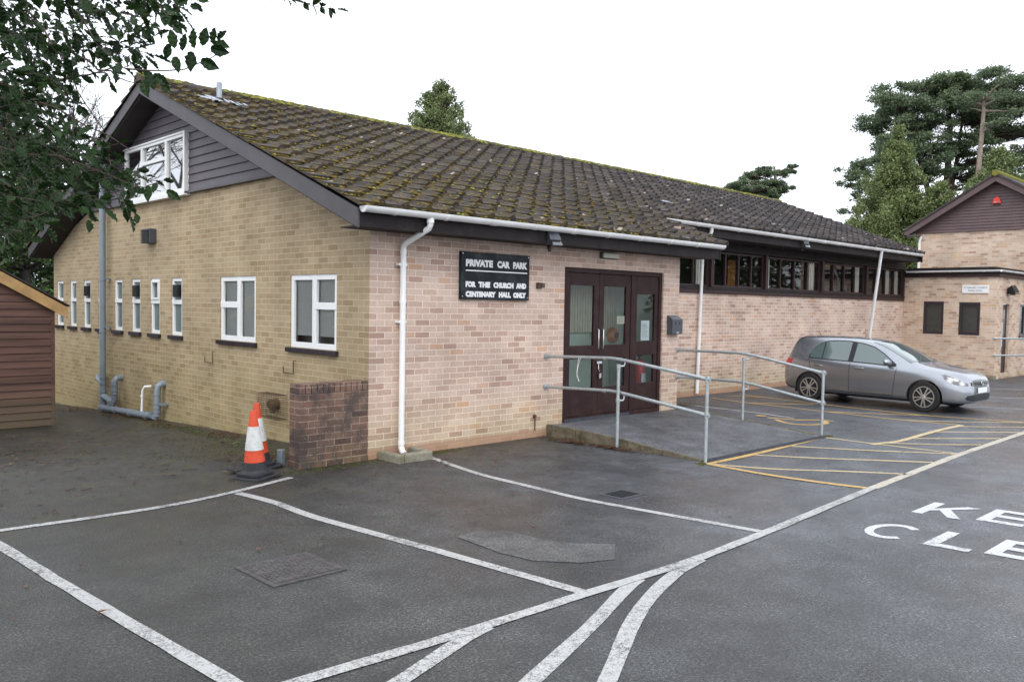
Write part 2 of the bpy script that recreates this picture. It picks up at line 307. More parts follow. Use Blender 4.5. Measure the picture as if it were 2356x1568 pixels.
# ---------------------------------------------------------------- mesh helpers
ORG = {}
def org(o): return ORG.get(o.name, Vector((0, 0, 0))) if o else Vector((0, 0, 0))
def link(name, me, mat, parent=None, loc=None):
    o = bpy.data.objects.new(name, me); COL.objects.link(o)
    if mat is not None: me.materials.append(MT[mat] if isinstance(mat, str) else mat)
    if parent is not None: o.parent = parent; ORG[o.name] = org(parent)
    elif loc is not None: o.location = loc; ORG[o.name] = Vector(loc)
    return o
class MB:
    def __init__(s): s.v = []; s.f = []; s.sm = False
    def add(s, vs, fs):
        k = len(s.v); s.v += [tuple(a) for a in vs]; s.f += [tuple(k+i for i in f) for f in fs]; return s
    def box(s, x0, x1, y0, y1, z0, z1):
        x0, x1 = min(x0, x1), max(x0, x1); y0, y1 = min(y0, y1), max(y0, y1); z0, z1 = min(z0, z1), max(z0, z1)
        return s.add([(x0, y0, z0), (x1, y0, z0), (x1, y1, z0), (x0, y1, z0), (x0, y0, z1), (x1, y0, z1), (x1, y1, z1), (x0, y1, z1)],
                     [(0, 3, 2, 1), (4, 5, 6, 7), (0, 1, 5, 4), (1, 2, 6, 5), (2, 3, 7, 6), (3, 0, 4, 7)])
    def pb(s, pl, pos, a0, a1, z0, z1, d0, d1):
        return s.box(pos-d1, pos-d0, a0, a1, z0, z1) if pl == 'x' else s.box(a0, a1, pos-d1, pos-d0, z0, z1)
    def pq(s, pl, pos, a0, a1, z0, z1, d):   # single outward-facing pane
        s.sm = True
        q = [(a0, z0), (a1, z0), (a1, z1), (a0, z1)]
        return s.add([(pos-d, a, z) for a, z in q[::-1]] if pl == 'x' else [(a, pos-d, z) for a, z in q], [(0, 1, 2, 3)])
    def obox(s, c, ax, ay, az):
        c = Vector(c); ax, ay, az = Vector(ax), Vector(ay), Vector(az); vs = []
        for i, j, k in ((-1, -1, -1), (1, -1, -1), (1, 1, -1), (-1, 1, -1), (-1, -1, 1), (1, -1, 1), (1, 1, 1), (-1, 1, 1)): vs.append(c+ax*i+ay*j+az*k)
        return s.add(vs, [(0, 3, 2, 1), (4, 5, 6, 7), (0, 1, 5, 4), (1, 2, 6, 5), (2, 3, 7, 6), (3, 0, 4, 7)])
    def tube(s, pts, r, n=10, caps=True, half=False):
        pts = [Vector(p) for p in pts]; k0 = len(s.v); m = len(pts)
        rr = r if hasattr(r, '__len__') else [r]*m
        ref = None
        for i, p in enumerate(pts):
            t = (pts[min(i+1, m-1)]-pts[max(i-1, 0)]).normalized()
            if ref is None:
                ref = t.cross(Vector((0, 0, 1)))
                if ref.length < .05: ref = t.cross(Vector((0, 1, 0)))
            ref = (ref-t*ref.dot(t)).normalized(); b = t.cross(ref)
            for j in range(n):
                a = 2*PI*j/n; s.v.append(tuple(p+(ref*math.cos(a)+b*math.sin(a))*rr[i]))
        for i in range(m-1):
            for j in range(n):
                s.f.append((k0+i*n+j, k0+i*n+(j+1) % n, k0+(i+1)*n+(j+1) % n, k0+(i+1)*n+j))
        if caps: s.f.append(tuple(k0+j for j in range(n-1, -1, -1))); s.f.append(tuple(k0+(m-1)*n+j for j in range(n)))
        return s
    def prism(s, poly, d, flip=False):   # closed polygon (3D) extruded by vector d
        n = len(poly); d = Vector(d); a = [Vector(p) for p in poly]
        return s.add(a+[p+d for p in a], [tuple(range(n))[::-1], tuple(range(n, 2*n))]+[(i, (i+1) % n, n+(i+1) % n, n+i) for i in range(n)])
    def disc(s, c, nrm, r0, r1, t, n=24):
        nrm = Vector(nrm).normalized(); c = Vector(c)
        return s.tube([c, c+nrm*t], [r0, r1], n)
    def build(s, name, mat, parent=None, smooth=False, bevel=0., loc=None, uv=True):
        o0 = org(parent) if parent else (Vector(loc) if loc is not None else Vector((0, 0, 0)))
        me = bpy.data.meshes.new(name)
        me.from_pydata([(a[0]-o0.x, a[1]-o0.y, a[2]-o0.z) for a in s.v], [], s.f); me.update()
        if uv:
            bm = bmesh.new(); bm.from_mesh(me); bmesh.ops.recalc_face_normals(bm, faces=bm.faces) if not s.sm else None
            L = bm.loops.layers.uv.new('UVMap'); bm.normal_update()
            for f in bm.faces:
                n = f.normal
                for l in f.loops:
                    c = l.vert.co+o0
                    if abs(n.z) > .85: q = (c.x, c.y)
                    elif abs(n.x) > abs(n.y): q = (c.y, c.z)
                    else: q = (c.x, c.z)
                    l[L].uv = q
                f.smooth = smooth
            bm.to_mesh(me); bm.free()
        o = link(name, me, mat, parent, loc)
        if smooth:
            try: me.set_sharp_from_angle(angle=R(38))
            except Exception: pass
        if bevel:
            b = o.modifiers.new('bevel', 'BEVEL'); b.width = bevel; b.segments = 2; b.limit_method = 'ANGLE'
        return o
def thing(name, label, cat, loc, group=None, kind=None, rz=0):
    o = bpy.data.objects.new(name, None); COL.objects.link(o); o.location = loc; o.rotation_euler = (0, 0, rz); o.empty_display_size = .2
    ORG[o.name] = Vector(loc); tag(o, label, cat, group, kind); return o
def tag(o, label=None, cat=None, group=None, kind=None):
    if label: o['label'] = label
    if cat: o['category'] = cat
    if group: o['group'] = group
    if kind: o['kind'] = kind
    return o
def local(o): ORG[o.name] = Vector((0, 0, 0))   # build this thing's parts in its own coordinates
def wallp(mb, pl, pos, a0, a1, z0, z1, holes=(), rev=.09):
    As = sorted({a0, a1, *[h[0] for h in holes], *[h[1] for h in holes]}); Zs = sorted({z0, z1, *[h[2] for h in holes], *[h[3] for h in holes]})
    P = (lambda a, z, d=0: (pos+d, a, z)) if pl == 'x' else (lambda a, z, d=0: (a, pos+d, z))
    for i in range(len(As)-1):
        for j in range(len(Zs)-1):
            ca, cz = (As[i]+As[i+1])/2, (Zs[j]+Zs[j+1])/2
            if any(h[0] < ca < h[1] and h[2] < cz < h[3] for h in holes): continue
            mb.add([P(As[i], Zs[j]), P(As[i+1], Zs[j]), P(As[i+1], Zs[j+1]), P(As[i], Zs[j+1])], [(0, 1, 2, 3)])
    for h in holes:
        q = [(h[0], h[2]), (h[1], h[2]), (h[1], h[3]), (h[0], h[3])]
        for i in range(4):
            a, b = q[i], q[(i+1) % 4]
            mb.add([P(*a), P(*b), P(*b, rev), P(*a, rev)], [(0, 1, 2, 3)])
def frame(mb, pl, pos, a0, a1, z0, z1, w, d0, d1):
    mb.pb(pl, pos, a0, a1, z0, z0+w, d0, d1); mb.pb(pl, pos, a0, a1, z1-w, z1, d0, d1)
    mb.pb(pl, pos, a0, a0+w, z0+w, z1-w, d0, d1); mb.pb(pl, pos, a1-w, a1, z0+w, z1-w, d0, d1)
def text_mesh(txt, size, ox=0., sx=1.):
    cu = bpy.data.curves.new('t', 'FONT'); cu.body = txt; cu.size = size; cu.offset = ox; cu.extrude = .0015; cu.resolution_u = 3
    o = bpy.data.objects.new('t', cu); COL.objects.link(o); dg = bpy.context.evaluated_depsgraph_get()
    me = bpy.data.meshes.new_from_object(o.evaluated_get(dg)); COL.objects.unlink(o); bpy.data.objects.remove(o)
    xs = [v.co.x for v in me.vertices]; return me, min(xs), max(xs)
def put_text(name, txt, mat, parent, pl, pos, a0, a1, zb, h, bold=.004, mirror=False):
    me, x0, x1 = text_mesh(txt, 1., bold/h); ys = [v.co.y for v in me.vertices]; y0, y1 = 0., max(ys)
    o0 = org(parent)
    for v in me.vertices:
        a = a0+(v.co.x-x0)/(x1-x0)*(a1-a0); z = zb+(v.co.y-y0)/(y1-y0)*h; d = v.co.z
        v.co = (Vector((a, pos-.002-d*.5, z)) if pl == 'y' else Vector((pos-.002-d*.5, a, z)))-o0
    me.update(); me.materials.clear(); return link(name, me, mat, parent)

# ---------------------------------------------------------------- ground
def zg(x, y):
    if x > 4.5: k = 0.
    else: k = min(1., (4.5-x)/3.)
    t = max(0., y-1.); t = min(t, 14.)
    return -k*(.03*t+.001*t*t)
def make_ground():
    xs = [-300, -120, -60, -30]+[-20+i*1. for i in range(16)]+[-4+i*.5 for i in range(18)]+[5, 7, 10, 15, 22, 30, 60, 120, 300]
    ys = [-300, -120, -60, -30, -20, -10, -5, 0]+[1+i*.5 for i in range(30)]+[17, 22, 30, 60, 120, 300]
    v = [(x, y, zg(x, y)) for y in ys for x in xs]; n = len(xs)
    f = [(j*n+i, j*n+i+1, (j+1)*n+i+1, (j+1)*n+i) for j in range(len(ys)-1) for i in range(n-1)]
    me = bpy.data.meshes.new('ground'); me.from_pydata(v, [], f)
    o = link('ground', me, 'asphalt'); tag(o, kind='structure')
make_ground()
MARKZ = [0]
def strip(pts, w, name, mat, z=None, jitter=.004):
    if z is None: MARKZ[0] = (MARKZ[0]+1) % 6; z = .0022+.0007*int(MARKZ[0])
    P = []
    for i in range(len(pts)-1):
        a, b = Vector(pts[i]), Vector(pts[i+1]); n = max(2, int((b-a).length/.18))
        for k in range(n): P.append(a.lerp(b, k/n))
    P.append(Vector(pts[-1]))
    for _ in range(2): P = [P[0]]+[(P[i-1]+P[i]*2+P[i+1])/4 for i in range(1, len(P)-1)]+[P[-1]]
    L, Rr = [], []
    for i, p in enumerate(P):
        t = (P[min(i+1, len(P)-1)]-P[max(i-1, 0)]).normalized(); nn = Vector((-t.y, t.x))
        for lst, sg in ((L, 1), (Rr, -1)):
            q = p+nn*sg*(w/2+random.uniform(-jitter, jitter)); lst.append((q.x, q.y, zg(q.x, q.y)+z))
    n = len(P); me = bpy.data.meshes.new(name)
    me.from_pydata(L+Rr, [], [(i, i+1, n+i+1, n+i) for i in range(n-1)])
    return tag(link(name, me, mat), kind='structure')
W_ = 'white_bay_line'
strip([(.69, -.28), (.45, -1.43), (.41, -3.0), (.66, -4.70)], .085, W_, 'white_paint')
strip([(-1.95, -.66), (-1.84, -1.3), (-1.90, -1.75), (-1.72, -3.33), (-1.59, -4.72)], .095, W_, 'white_paint')
strip([(-5.6, -.66), (-4.6, -.70), (-3.96, -.71), (-3.2, -.76), (-2.6, -.75), (-1.95, -.60), (-1.19, -.33)], .085, W_, 'white_paint')
strip([(-4.10, -.73), (-4.06, -1.3), (-4.00, -2.42), (-3.93, -3.4), (-3.86, -4.38), (-3.84, -4.7)], .088, W_, 'white_paint')
strip([(3.15, -4.59), (.72, -4.75), (-.55, -4.8), (-1.59, -4.75), (-2.7, -4.72), (-3.9, -4.63), (-6, -4.6)], .09, W_, 'white_paint')
strip([(16, -4.3), (9.15, -4.40), (6.15, -4.45), (3.15, -4.59)], .10, 'cream_bay_line', 'pale_paint')
strip([(-1.10, -4.79), (-1.30, -4.84), (-1.86, -5.08), (-2.9, -5.45)], .098, W_, 'white_paint')
strip([(-.40, -4.81), (-.75, -4.86), (-1.17, -4.99), (-1.72, -5.22), (-2.6, -5.72)], .098, W_, 'white_paint')
strip([(-2.45, -4.74), (-2.65, -4.77), (-2.94, -4.88), (-3.4, -5.02)], .098, W_, 'white_paint')
YL = [[(2.95, -2.72), (3.99, -2.72), (4.94, -2.68), (6.11, -2.61)], [(2.95, -2.72), (2.9, -3.41), (2.97, -4.15), (3.08, -4.55)], [(3.0, -2.76), (3.23, -3.33), (3.82, -3.99), (4.21, -4.52)],
      [(3.96, -2.74), (4.42, -3.43), (4.97, -4.09), (5.25, -4.46)], [(4.99, -2.72), (5.48, -3.54), (6.13, -4.39)], [(6.11, -2.62), (6.12, -3.47), (6.18, -4.40)],
      [(6.01, -3.37), (6.36, -3.41), (6.51, -3.50), (7.09, -3.48), (8.2, -3.44), (9.26, -3.47)], [(6.35, -3.46), (6.66, -3.9), (7.26, -4.38)], [(7.08, -3.5), (8.17, -4.36)], [(8.1, -3.47), (9.12, -4.36)],
      [(9.05, -3.48), (10.0, -4.36)], [(9.42, 1.36), (9.25, .41), (9.18, -1.07), (9.1, -2.49), (9.26, -3.47)], [(10.58, 1.39), (10.37, .19), (10.2, -1.16), (10.1, -2.52), (10.31, -3.3), (10.64, -4.3)],
      [(10.08, 1.42), (10.48, .78)], [(9.3, .38), (10.1, -.5)], [(9.12, -1.12), (9.69, -2.0), (10.1, -2.52)], [(9.1, -2.57), (9.65, -3.26), (10.58, -4.1)]]
for i, l in enumerate(YL): strip(l, .09 if i in (0, 1, 6) else .068, 'yellow_bay_line', 'yellow_paint' if i in (0, 1, 11, 12, 13, 14, 15) else 'cream_paint')
for l in ([(7.47, -.98), (7.63, -1.34)], [(7.37, -1.18), (7.06, -1.51), (7.07, -1.79), (7.41, -1.99), (7.71, -1.94), (7.89, -1.76)], [(7.61, -1.32), (7.59, -1.47), (7.82, -1.5), (7.98, -1.90)]):
    strip(l, .09, 'yellow_wheelchair_symbol', 'yellow_paint')
def flat_poly(name, mat, poly, z):
    me = bpy.data.meshes.new(name); me.from_pydata([(x, y, z) for x, y in poly], [], [tuple(range(len(poly)))])
    return tag(link(name, me, mat), kind='structure')
flat_poly('yellow_wheelchair_symbol', 'yellow_paint', [(7.56+.10*math.cos(a*PI/8), -.80+.09*math.sin(a*PI/8)) for a in range(16)], .0125)
for l in ([(16.6, -.9), (17.1, -1.48), (17.64, -2.16), (19.3, -4.2)], [(14.3, -1.7), (14.72, -2.23), (15.18, -2.81), (16.3, -4.2)], [(12.1, -2.4), (12.45, -2.82), (12.81, -3.44), (13.4, -4.3)], [(7.97, .9), (7.95, .2), (7.95, -.52), (7.8, -1.28)]):
    strip(l, .07, W_, 'white_paint')
# painted letters: each letter drawn in a .6 (x, upwards) by .34 (-y, along the line) cell
def letter(ch, x0, y0, h=.60, w=.36, t=.105):
    def q(pts): return [(x0+b*h+.03*a, y0-a*w) for a, b in pts]
    s_, v_ = t/w*.9, t/h
    K = {'K': [[(0, 0), (s_, 0), (s_, 1), (0, 1)], [(s_, .30), (s_, .50), (.82, 1), (1.12, 1)], [(s_+.1, .50), (s_+.32, .62), (1.15, 0), (.85, 0)]],
         'E': [[(0, 0), (s_, 0), (s_, 1), (0, 1)], [(s_, 0), (1, 0), (1, v_), (s_, v_)], [(s_, .5-v_/2), (.92, .5-v_/2), (.92, .5+v_/2), (s_, .5+v_/2)], [(s_, 1-v_), (1, 1-v_), (1, 1), (s_, 1)]],
         'L': [[(0, 0), (s_, 0), (s_, 1), (0, 1)], [(s_, 0), (1, 0), (1, v_), (s_, v_)]],
         'P': [[(0, 0), (s_, 0), (s_, 1), (0, 1)], [(s_, 1-v_), (.9, 1-v_), (.9, 1), (s_, 1)], [(s_, .45), (.9, .45), (.9, .45+v_), (s_, .45+v_)], [(.78, .45+v_), (1, .45+v_), (1, 1-v_), (.78, 1-v_)]],
         'A': [[(0, 0), (s_, 0), (.6, 1), (.4, 1)], [(1-s_, 0), (1, 0), (.6, 1), (.45, .9)], [(.22, .3), (.78, .3), (.72, .3+v_), (.28, .3+v_)]]}
    K['R'] = K['P']+[[(.4, .45), (.65, .45), (1.05, 0), (.78, 0)]]
    if ch == 'C':
        o_ = [(.52-.55*math.cos(a), .5+.5*math.sin(a)) for a in [(-2.35+i*4.7/18) for i in range(19)]]
        i_ = [(.52-.55*(1-s_*1.35)*math.cos(a), .5+.5*(1-v_*1.5)*math.sin(a)) for a in [(-2.35+i*4.7/18) for i in range(19)]]
        polys = [[o_[i], o_[i+1], i_[i+1], i_[i]] for i in range(18)]
    else: polys = K[ch]
    v, f = [], []
    for k, p in enumerate(polys):
        b = len(v); zz = .0025+.0005*(k % 6 if ch != 'C' else 0)
        v += [(x, y, zz) for x, y in q(p)]; f.append(tuple(range(b, b+len(p))))
    me = bpy.data.meshes.new('painted_letter'); me.from_pydata(v, [], f)
    tag(link('painted_letter', me, 'letter_paint'), kind='structure')
for ch, x, y in (('K', 2.36, -5.27), ('E', 2.51, -5.77), ('E', 2.60, -6.28), ('P', 2.68, -6.78)): letter(ch, x, y)
for ch, x, y, w in (('C', 1.22, -5.25, .36), ('L', 1.31, -5.75, .33), ('E', 1.41, -6.17, .34), ('A', 1.50, -6.66, .36), ('R', 1.58, -7.14, .34)): letter(ch, x, y, .575, w)
flat_poly('asphalt_repair', 'asphalt_patch', [(-1.36, -3.19), (-1.06, -3.16), (-.92, -3.36), (-.91, -3.66), (-.80, -3.92), (-.56, -4.15), (-.88, -4.40), (-1.12, -4.3), (-1.35, -4.04), (-1.40, -3.74)], .0035)
# manhole cover and gully
mh = thing('manhole_cover', 'square cast-iron chequered manhole cover in the nearest parking bay', 'manhole cover', (-2.75, -3.07, 0))
MB().box(-3.03, -2.47, -3.34, -2.80, .001, .010).build('frame', 'iron', mh)
b = MB().box(-2.99, -2.51, -3.30, -2.84, .010, .015)
for i in range(11):
    for j in range(11):
        x, y = -2.965+i*.043, -3.275+j*.041
        if (i+j) % 2: b.obox((x, y, .0165), (.014, .005, 0), (-.003, .004, 0), (0, 0, .002))
        else: b.obox((x, y, .0165), (.005, .014, 0), (.004, -.003, 0), (0, 0, .002))
b.build('cover', 'iron', mh)
dg_ = thing('drain_grate', 'small slotted drain grate in the bay beside the ramp', 'drain grate', (.86, -3.08, 0))
MB().box(.69, 1.05, -3.23, -2.93, .001, .006).build('frame', 'grey_box', dg_)
b = MB()
for i in range(6): b.box(.735+i*.047, .765+i*.047, -3.19, -2.97, .0075, .0085)
b.build('slot', 'black_hole', dg_)

# ---------------------------------------------------------------- the hall
HX, RX, YW = 6.2, 20.38, 11.75
RY, RZ = 5.80, 5.33
SLP = (RZ-2.885)/(RY+.35)
def roofz(y): return 2.885+SLP*((y+.35) if y < RY else (2*RY-y+.35))
hall = thing('brick_hall', 'long single-storey brick hall with mossy tiled roof and boarded gable', 'hall', (0, 0, 0))
NW = [(11.11, 11.53), (10.29, 10.67), (9.46, 9.85), (8.66, 9.03), (7.77, 8.16), (6.92, 7.32), (6.07, 6.46), (5.19, 5.60)]
WA, WB = (.69, 1.80, 1.247, 2.188), (2.74, 3.84, 1.258, 2.19)
b = MB()
holes = [WA, WB]+[(a, c, 1.262, 2.19) for a, c in NW]
wallp(b, 'x', 0., 0., YW, -.8, 2.60, holes)
b.add([(0, 0, 2.60), (0, YW, 2.60), (0, YW, roofz(YW)-.06), (0, 9.46, 3.54), (0, 2.10, 3.54), (0, 0, roofz(0)-.06)], [(0, 1, 2, 3, 4, 5)])
wallp(b, 'y', YW, 0., RX, -.8, 2.75)
b.build('gable_wall', 'brick_gable', hall)
DX0, DX1, DZ0, DZ1 = 3.36, 5.76, .14, 2.406
b = MB(); wallp(b, 'y', 0., 0., HX, -.3, 2.95, [(DX0, DX1, DZ0, DZ1)], .10)
wallp(b, 'x', HX, 0., 1.84, -.3, 3.2)
wallp(b, 'y', 1.84, HX, RX+.2, -.3, 2.16)
wallp(b, 'x', RX, 1.84, YW, -.3, 3.4)
b.build('front_wall', 'brick_front', hall)
# roof: tiles as geometry
def slope_frame(y0, z0, y1, z1):
    L = math.hypot(y1-y0, z1-z0); return L, (y1-y0)/L, (z1-z0)/L
def bow(x, s):   # old ridge and slope sag and rise a little along their length
    return .015*math.sin(PI*min(1, max(0, (x+.5)/20.5)))*s
def tile_roof(name, specs):
    v, f, uvs = [], [], []
    tw = .335
    prof = [(0, 0), (.205, .0), (.235, .014), (.255, .040), (.300, .040), (.325, .012), (.338, .004)]
    for (x0, ncol, y0, z0, y1, z1, nrow, rowoff, side) in specs:
        L, cy, cz = slope_frame(y0, z0, y1, z1); g = L/nrow; nz = abs(cy); ny = -cz*(1 if cy > 0 else -1)
        for r in range(nrow):
            for c in range(ncol):
                xx = x0+c*tw+random.uniform(-.004, .004); lift = random.uniform(-.004, .006); tilt = random.uniform(-.006, .006)
                s0 = r*g+random.uniform(-.008, .008); s1 = (r+1)*g+.05
                if r == nrow-1: s1 = L
                base = len(v); n = len(prof)
                for (s_, h_) in ((s0, .052), (s1, .0)):
                    for (px, ph) in prof:
                        hh = h_+ph+lift+tilt*(px/tw)
                        sc = (rowoff+r+(s_-s0)/g)/26.
                        v.append((xx+px, y0+cy*s_+ny*hh, z0+cz*s_+nz*hh+bow(xx, sc)))
                for (px, ph) in prof:
                    hh = -.004+ph*.6+lift
                    v.append((xx+px, y0+cy*s0+ny*hh, z0+cz*s0+nz*hh+bow(xx, (rowoff+r)/26.)))
                for i in range(n-1):
                    f.append((base+i, base+i+1, base+n+i+1, base+n+i)); f.append((base+2*n+i, base+2*n+i+1, base+i+1, base+i))
                    uvs += [(c+.5, rowoff+r+.5+side*50)]*8
                f.append((base, base+n, base+2*n)); uvs += [(c+.5, rowoff+r+.5)]*3
                f.append((base+n-1, base+3*n-1, base+2*n-1)); uvs += [(c+.5, rowoff+r+.5)]*3
    me = bpy.data.meshes.new(name); me.from_pydata(v, [], f); L_ = me.uv_layers.new(name='UVMap')
    L_.data.foreach_set('uv', np.array(uvs, dtype=np.float32).ravel()); me.update()
    return link(name, me, 'tiles', hall)
ye, ym = -.46, 1.13; zm = roofz(ym)+.035; ze = roofz(ye)+.055
roof = tile_roof('roof', [(-.46, 22, ye, ze, ym, zm, 5, 0, 0), (-.46, 61, ym, zm, RY-.02, RZ+.0, 15, 5, 0), (-.46, 61, 2*RY+.40, ze, RY+.02, RZ, 18, 0, 1)])
b = MB()   # the boards under the tiles
def deck(x0, x1, ya, yb):
    za, zb = roofz(ya)-.03, roofz(yb)-.03
    b.add([(x0, ya, za), (x1, ya, za), (x1, yb, zb), (x0, yb, zb), (x0, ya, za-.03), (x1, ya, za-.03), (x1, yb, zb-.03), (x0, yb, zb-.03)], [(0, 1, 2, 3), (4, 5, 6, 7), (0, 1, 5, 4), (1, 2, 6, 5), (2, 3, 7, 6), (3, 0, 4, 7)])
deck(-.40, 6.85, -.36, 1.22); deck(-.40, 19.9, 1.22, RY); deck(-.40, 19.9, RY, 2*RY+.36)
b.build('roof_deck', 'soffit', hall)
b = MB(); nR = 45; 
for i in range(nR):
    x0 = -.47+i*20.5/nR; x1 = x0+20.5/nR-.006; lf = random.uniform(-.006, .008)
    pts = []
    for x in (x0, x1):
        for k in range(9):
            a = -.25+(PI+.5)*k/8; pts.append((x, RY+math.cos(a)*.145, RZ+.0+math.sin(a)*.105+lf+bow(x, 20/26.)))
    b.add(pts, [(k, k+1, 9+k+1, 9+k) for k in range(8)]+[tuple(range(8, -1, -1)), tuple(range(9, 18))])
ridge = b.build('ridge_tiles', 'tiles', hall)
def blobs(name, mat, pts, parent):   # ragged moss cushions
    base = np.array([(1, 0, 0), (.5, .87, 0), (-.5, .87, 0), (-1, 0, 0), (-.5, -.87, 0), (.5, -.87, 0), (.5, .25, .8), (-.4, .4, .85), (-.1, -.5, .75)])
    fs = [(0, 1, 6), (1, 2, 7), (1, 7, 6), (2, 3, 7), (3, 4, 8), (3, 8, 7), (4, 5, 8), (5, 0, 6), (5, 6, 8), (6, 7, 8)]
    V, Fc = [], []
    for i, (x, y, z, rx, ry, rz) in enumerate(pts):
        q = base*(1+rng.uniform(-.35, .35, base.shape)); a = random.uniform(0, 6.28); ca, sa = math.cos(a), math.sin(a)
        X = (q[:, 0]*ca-q[:, 1]*sa)*rx+x; Y = (q[:, 0]*sa+q[:, 1]*ca)*ry+y; Z = q[:, 2]*rz+z+SLP*(Y-y)*(0 if y < -5 else 1)
        V.append(np.stack([X, Y, Z], 1)); Fc += [(i*9+p, i*9+q_, i*9+r) for p, q_, r in fs]
    V = np.concatenate(V)-np.array(org(parent)); me = bpy.data.meshes.new(name); me.from_pydata(V.tolist(), [], Fc); me.update()
    o = link(name, me, mat, parent); return o
from mathutils import noise as mn
pts, ptsg = [], []
gA = math.hypot(ym-ye, zm-ze)/5; L2 = math.hypot(RY-ym, RZ-zm)/15
for r in range(20):
    for c in range(61):
        if r < 5 and c >= 22: continue
        x = -.46+c*.335
        if r < 5: t = r/5; y, z = ye+(ym-ye)*t, ze+(zm-ze)*t
        else: t = (r-5)/15; y, z = ym+(RY-ym)*t, zm+(RZ-zm)*t
        z += bow(x, r/26.)
        nf = mn.noise(Vector((x*.8, y*.9, 3)))+.5
        dens = max(0, 1.2-(x+.5)/8.5)*1.05+.20
        dens *= (.55+.9*nf)
        if x > 10: dens *= .5
        k = int(dens*52+random.random())
        for _ in range(k):
            px = random.uniform(0, .33); s = random.choice([random.uniform(-.03, .04), random.uniform(-.03, .06), random.uniform(.0, .27)])
            yy, zz = y+s*.925, z+s*SLP*.925+.024-max(0, s)*.08
            sz = random.uniform(.006, .021)*(1.2 if dens > .7 else .85)
            (pts if random.random() < .8 else ptsg).append((x+px, yy, zz+(.035 if .22 < px < .32 else 0), sz*1.5, sz*.8, sz*random.uniform(.5, 1.0)))
mo = blobs('moss', 'moss', pts, roof); tag(mo, kind='stuff')
mo = blobs('green_moss', 'moss_green', ptsg, roof); tag(mo, kind='stuff')
pts = []
for i in range(5200):
    x = random.uniform(-.46, 20.0); a = random.uniform(.3, 2.4); sz = random.uniform(.015, .045)
    if mn.noise(Vector((x*.9, 0, 9)))+.62 < random.random()*.9: continue
    pts.append((x, RY-math.cos(a)*-.14 if False else RY+math.cos(PI-a)*.135, RZ+math.sin(a)*.10+bow(x, 20/26.), sz*1.6, sz*.8, sz*.6))
mo = blobs('ridge_moss', 'moss_green', pts, ridge); tag(mo, kind='stuff')
# verges, fascias, soffits
def rake(b, x0, x1, ya, yb, top, bot):
    n = 1
    za, zb = roofz(ya), roofz(yb)
    vs = []
    for x in (x0, x1): vs += [(x, ya, za+bot), (x, yb, zb+bot), (x, yb, zb+top), (x, ya, za+top)]
    b.add(vs, [(0, 1, 2, 3), (7, 6, 5, 4), (0, 4, 5, 1), (1, 5, 6, 2), (2, 6, 7, 3), (3, 7, 4, 0)])
b = MB(); rake(b, -.43, -.40, -.38, RY, .0, -.215); rake(b, -.43, -.40, RY, 2*RY+.38, .0, -.20)
b.build('bargeboard', 'barge', hall, bevel=.004)
b = MB(); rake(b, -.399, .0, -.30, RY, -.215, -.232); rake(b, -.399, .0, RY, 2*RY+.30, -.215, -.232)
b.build('verge_soffit', 'soffit', hall)
for q in ((6.80, 6.83, -.38, 1.20, .0, -.22), (HX, 6.80, -.30, 1.2, -.2, -.216), (19.88, 19.91, 1.15, RY, .0, -.22)):
    b = MB(); rake(b, *q); b.build('verge_board', 'timber_dark', hall)
b = MB(); b.box(-.40, 6.80, -.375, -.345, roofz(-.35)-.215, roofz(-.35)-.01); b.build('fascia', 'timber_dark', hall, bevel=.003)
b = MB(); b.box(-.40, 6.80, -.344, -.001, roofz(-.35)-.21, roofz(-.35)-.195); b.build('soffit', 'soffit', hall)
b = MB(); b.box(6.0, 19.9, 1.235, 1.262, 3.27, 3.50); b.build('fascia', 'timber_dark', hall, bevel=.003)
b = MB(); b.box(6.3, 19.9, 1.263, 1.84, 3.28, 3.295); b.build('soffit', 'soffit', hall)
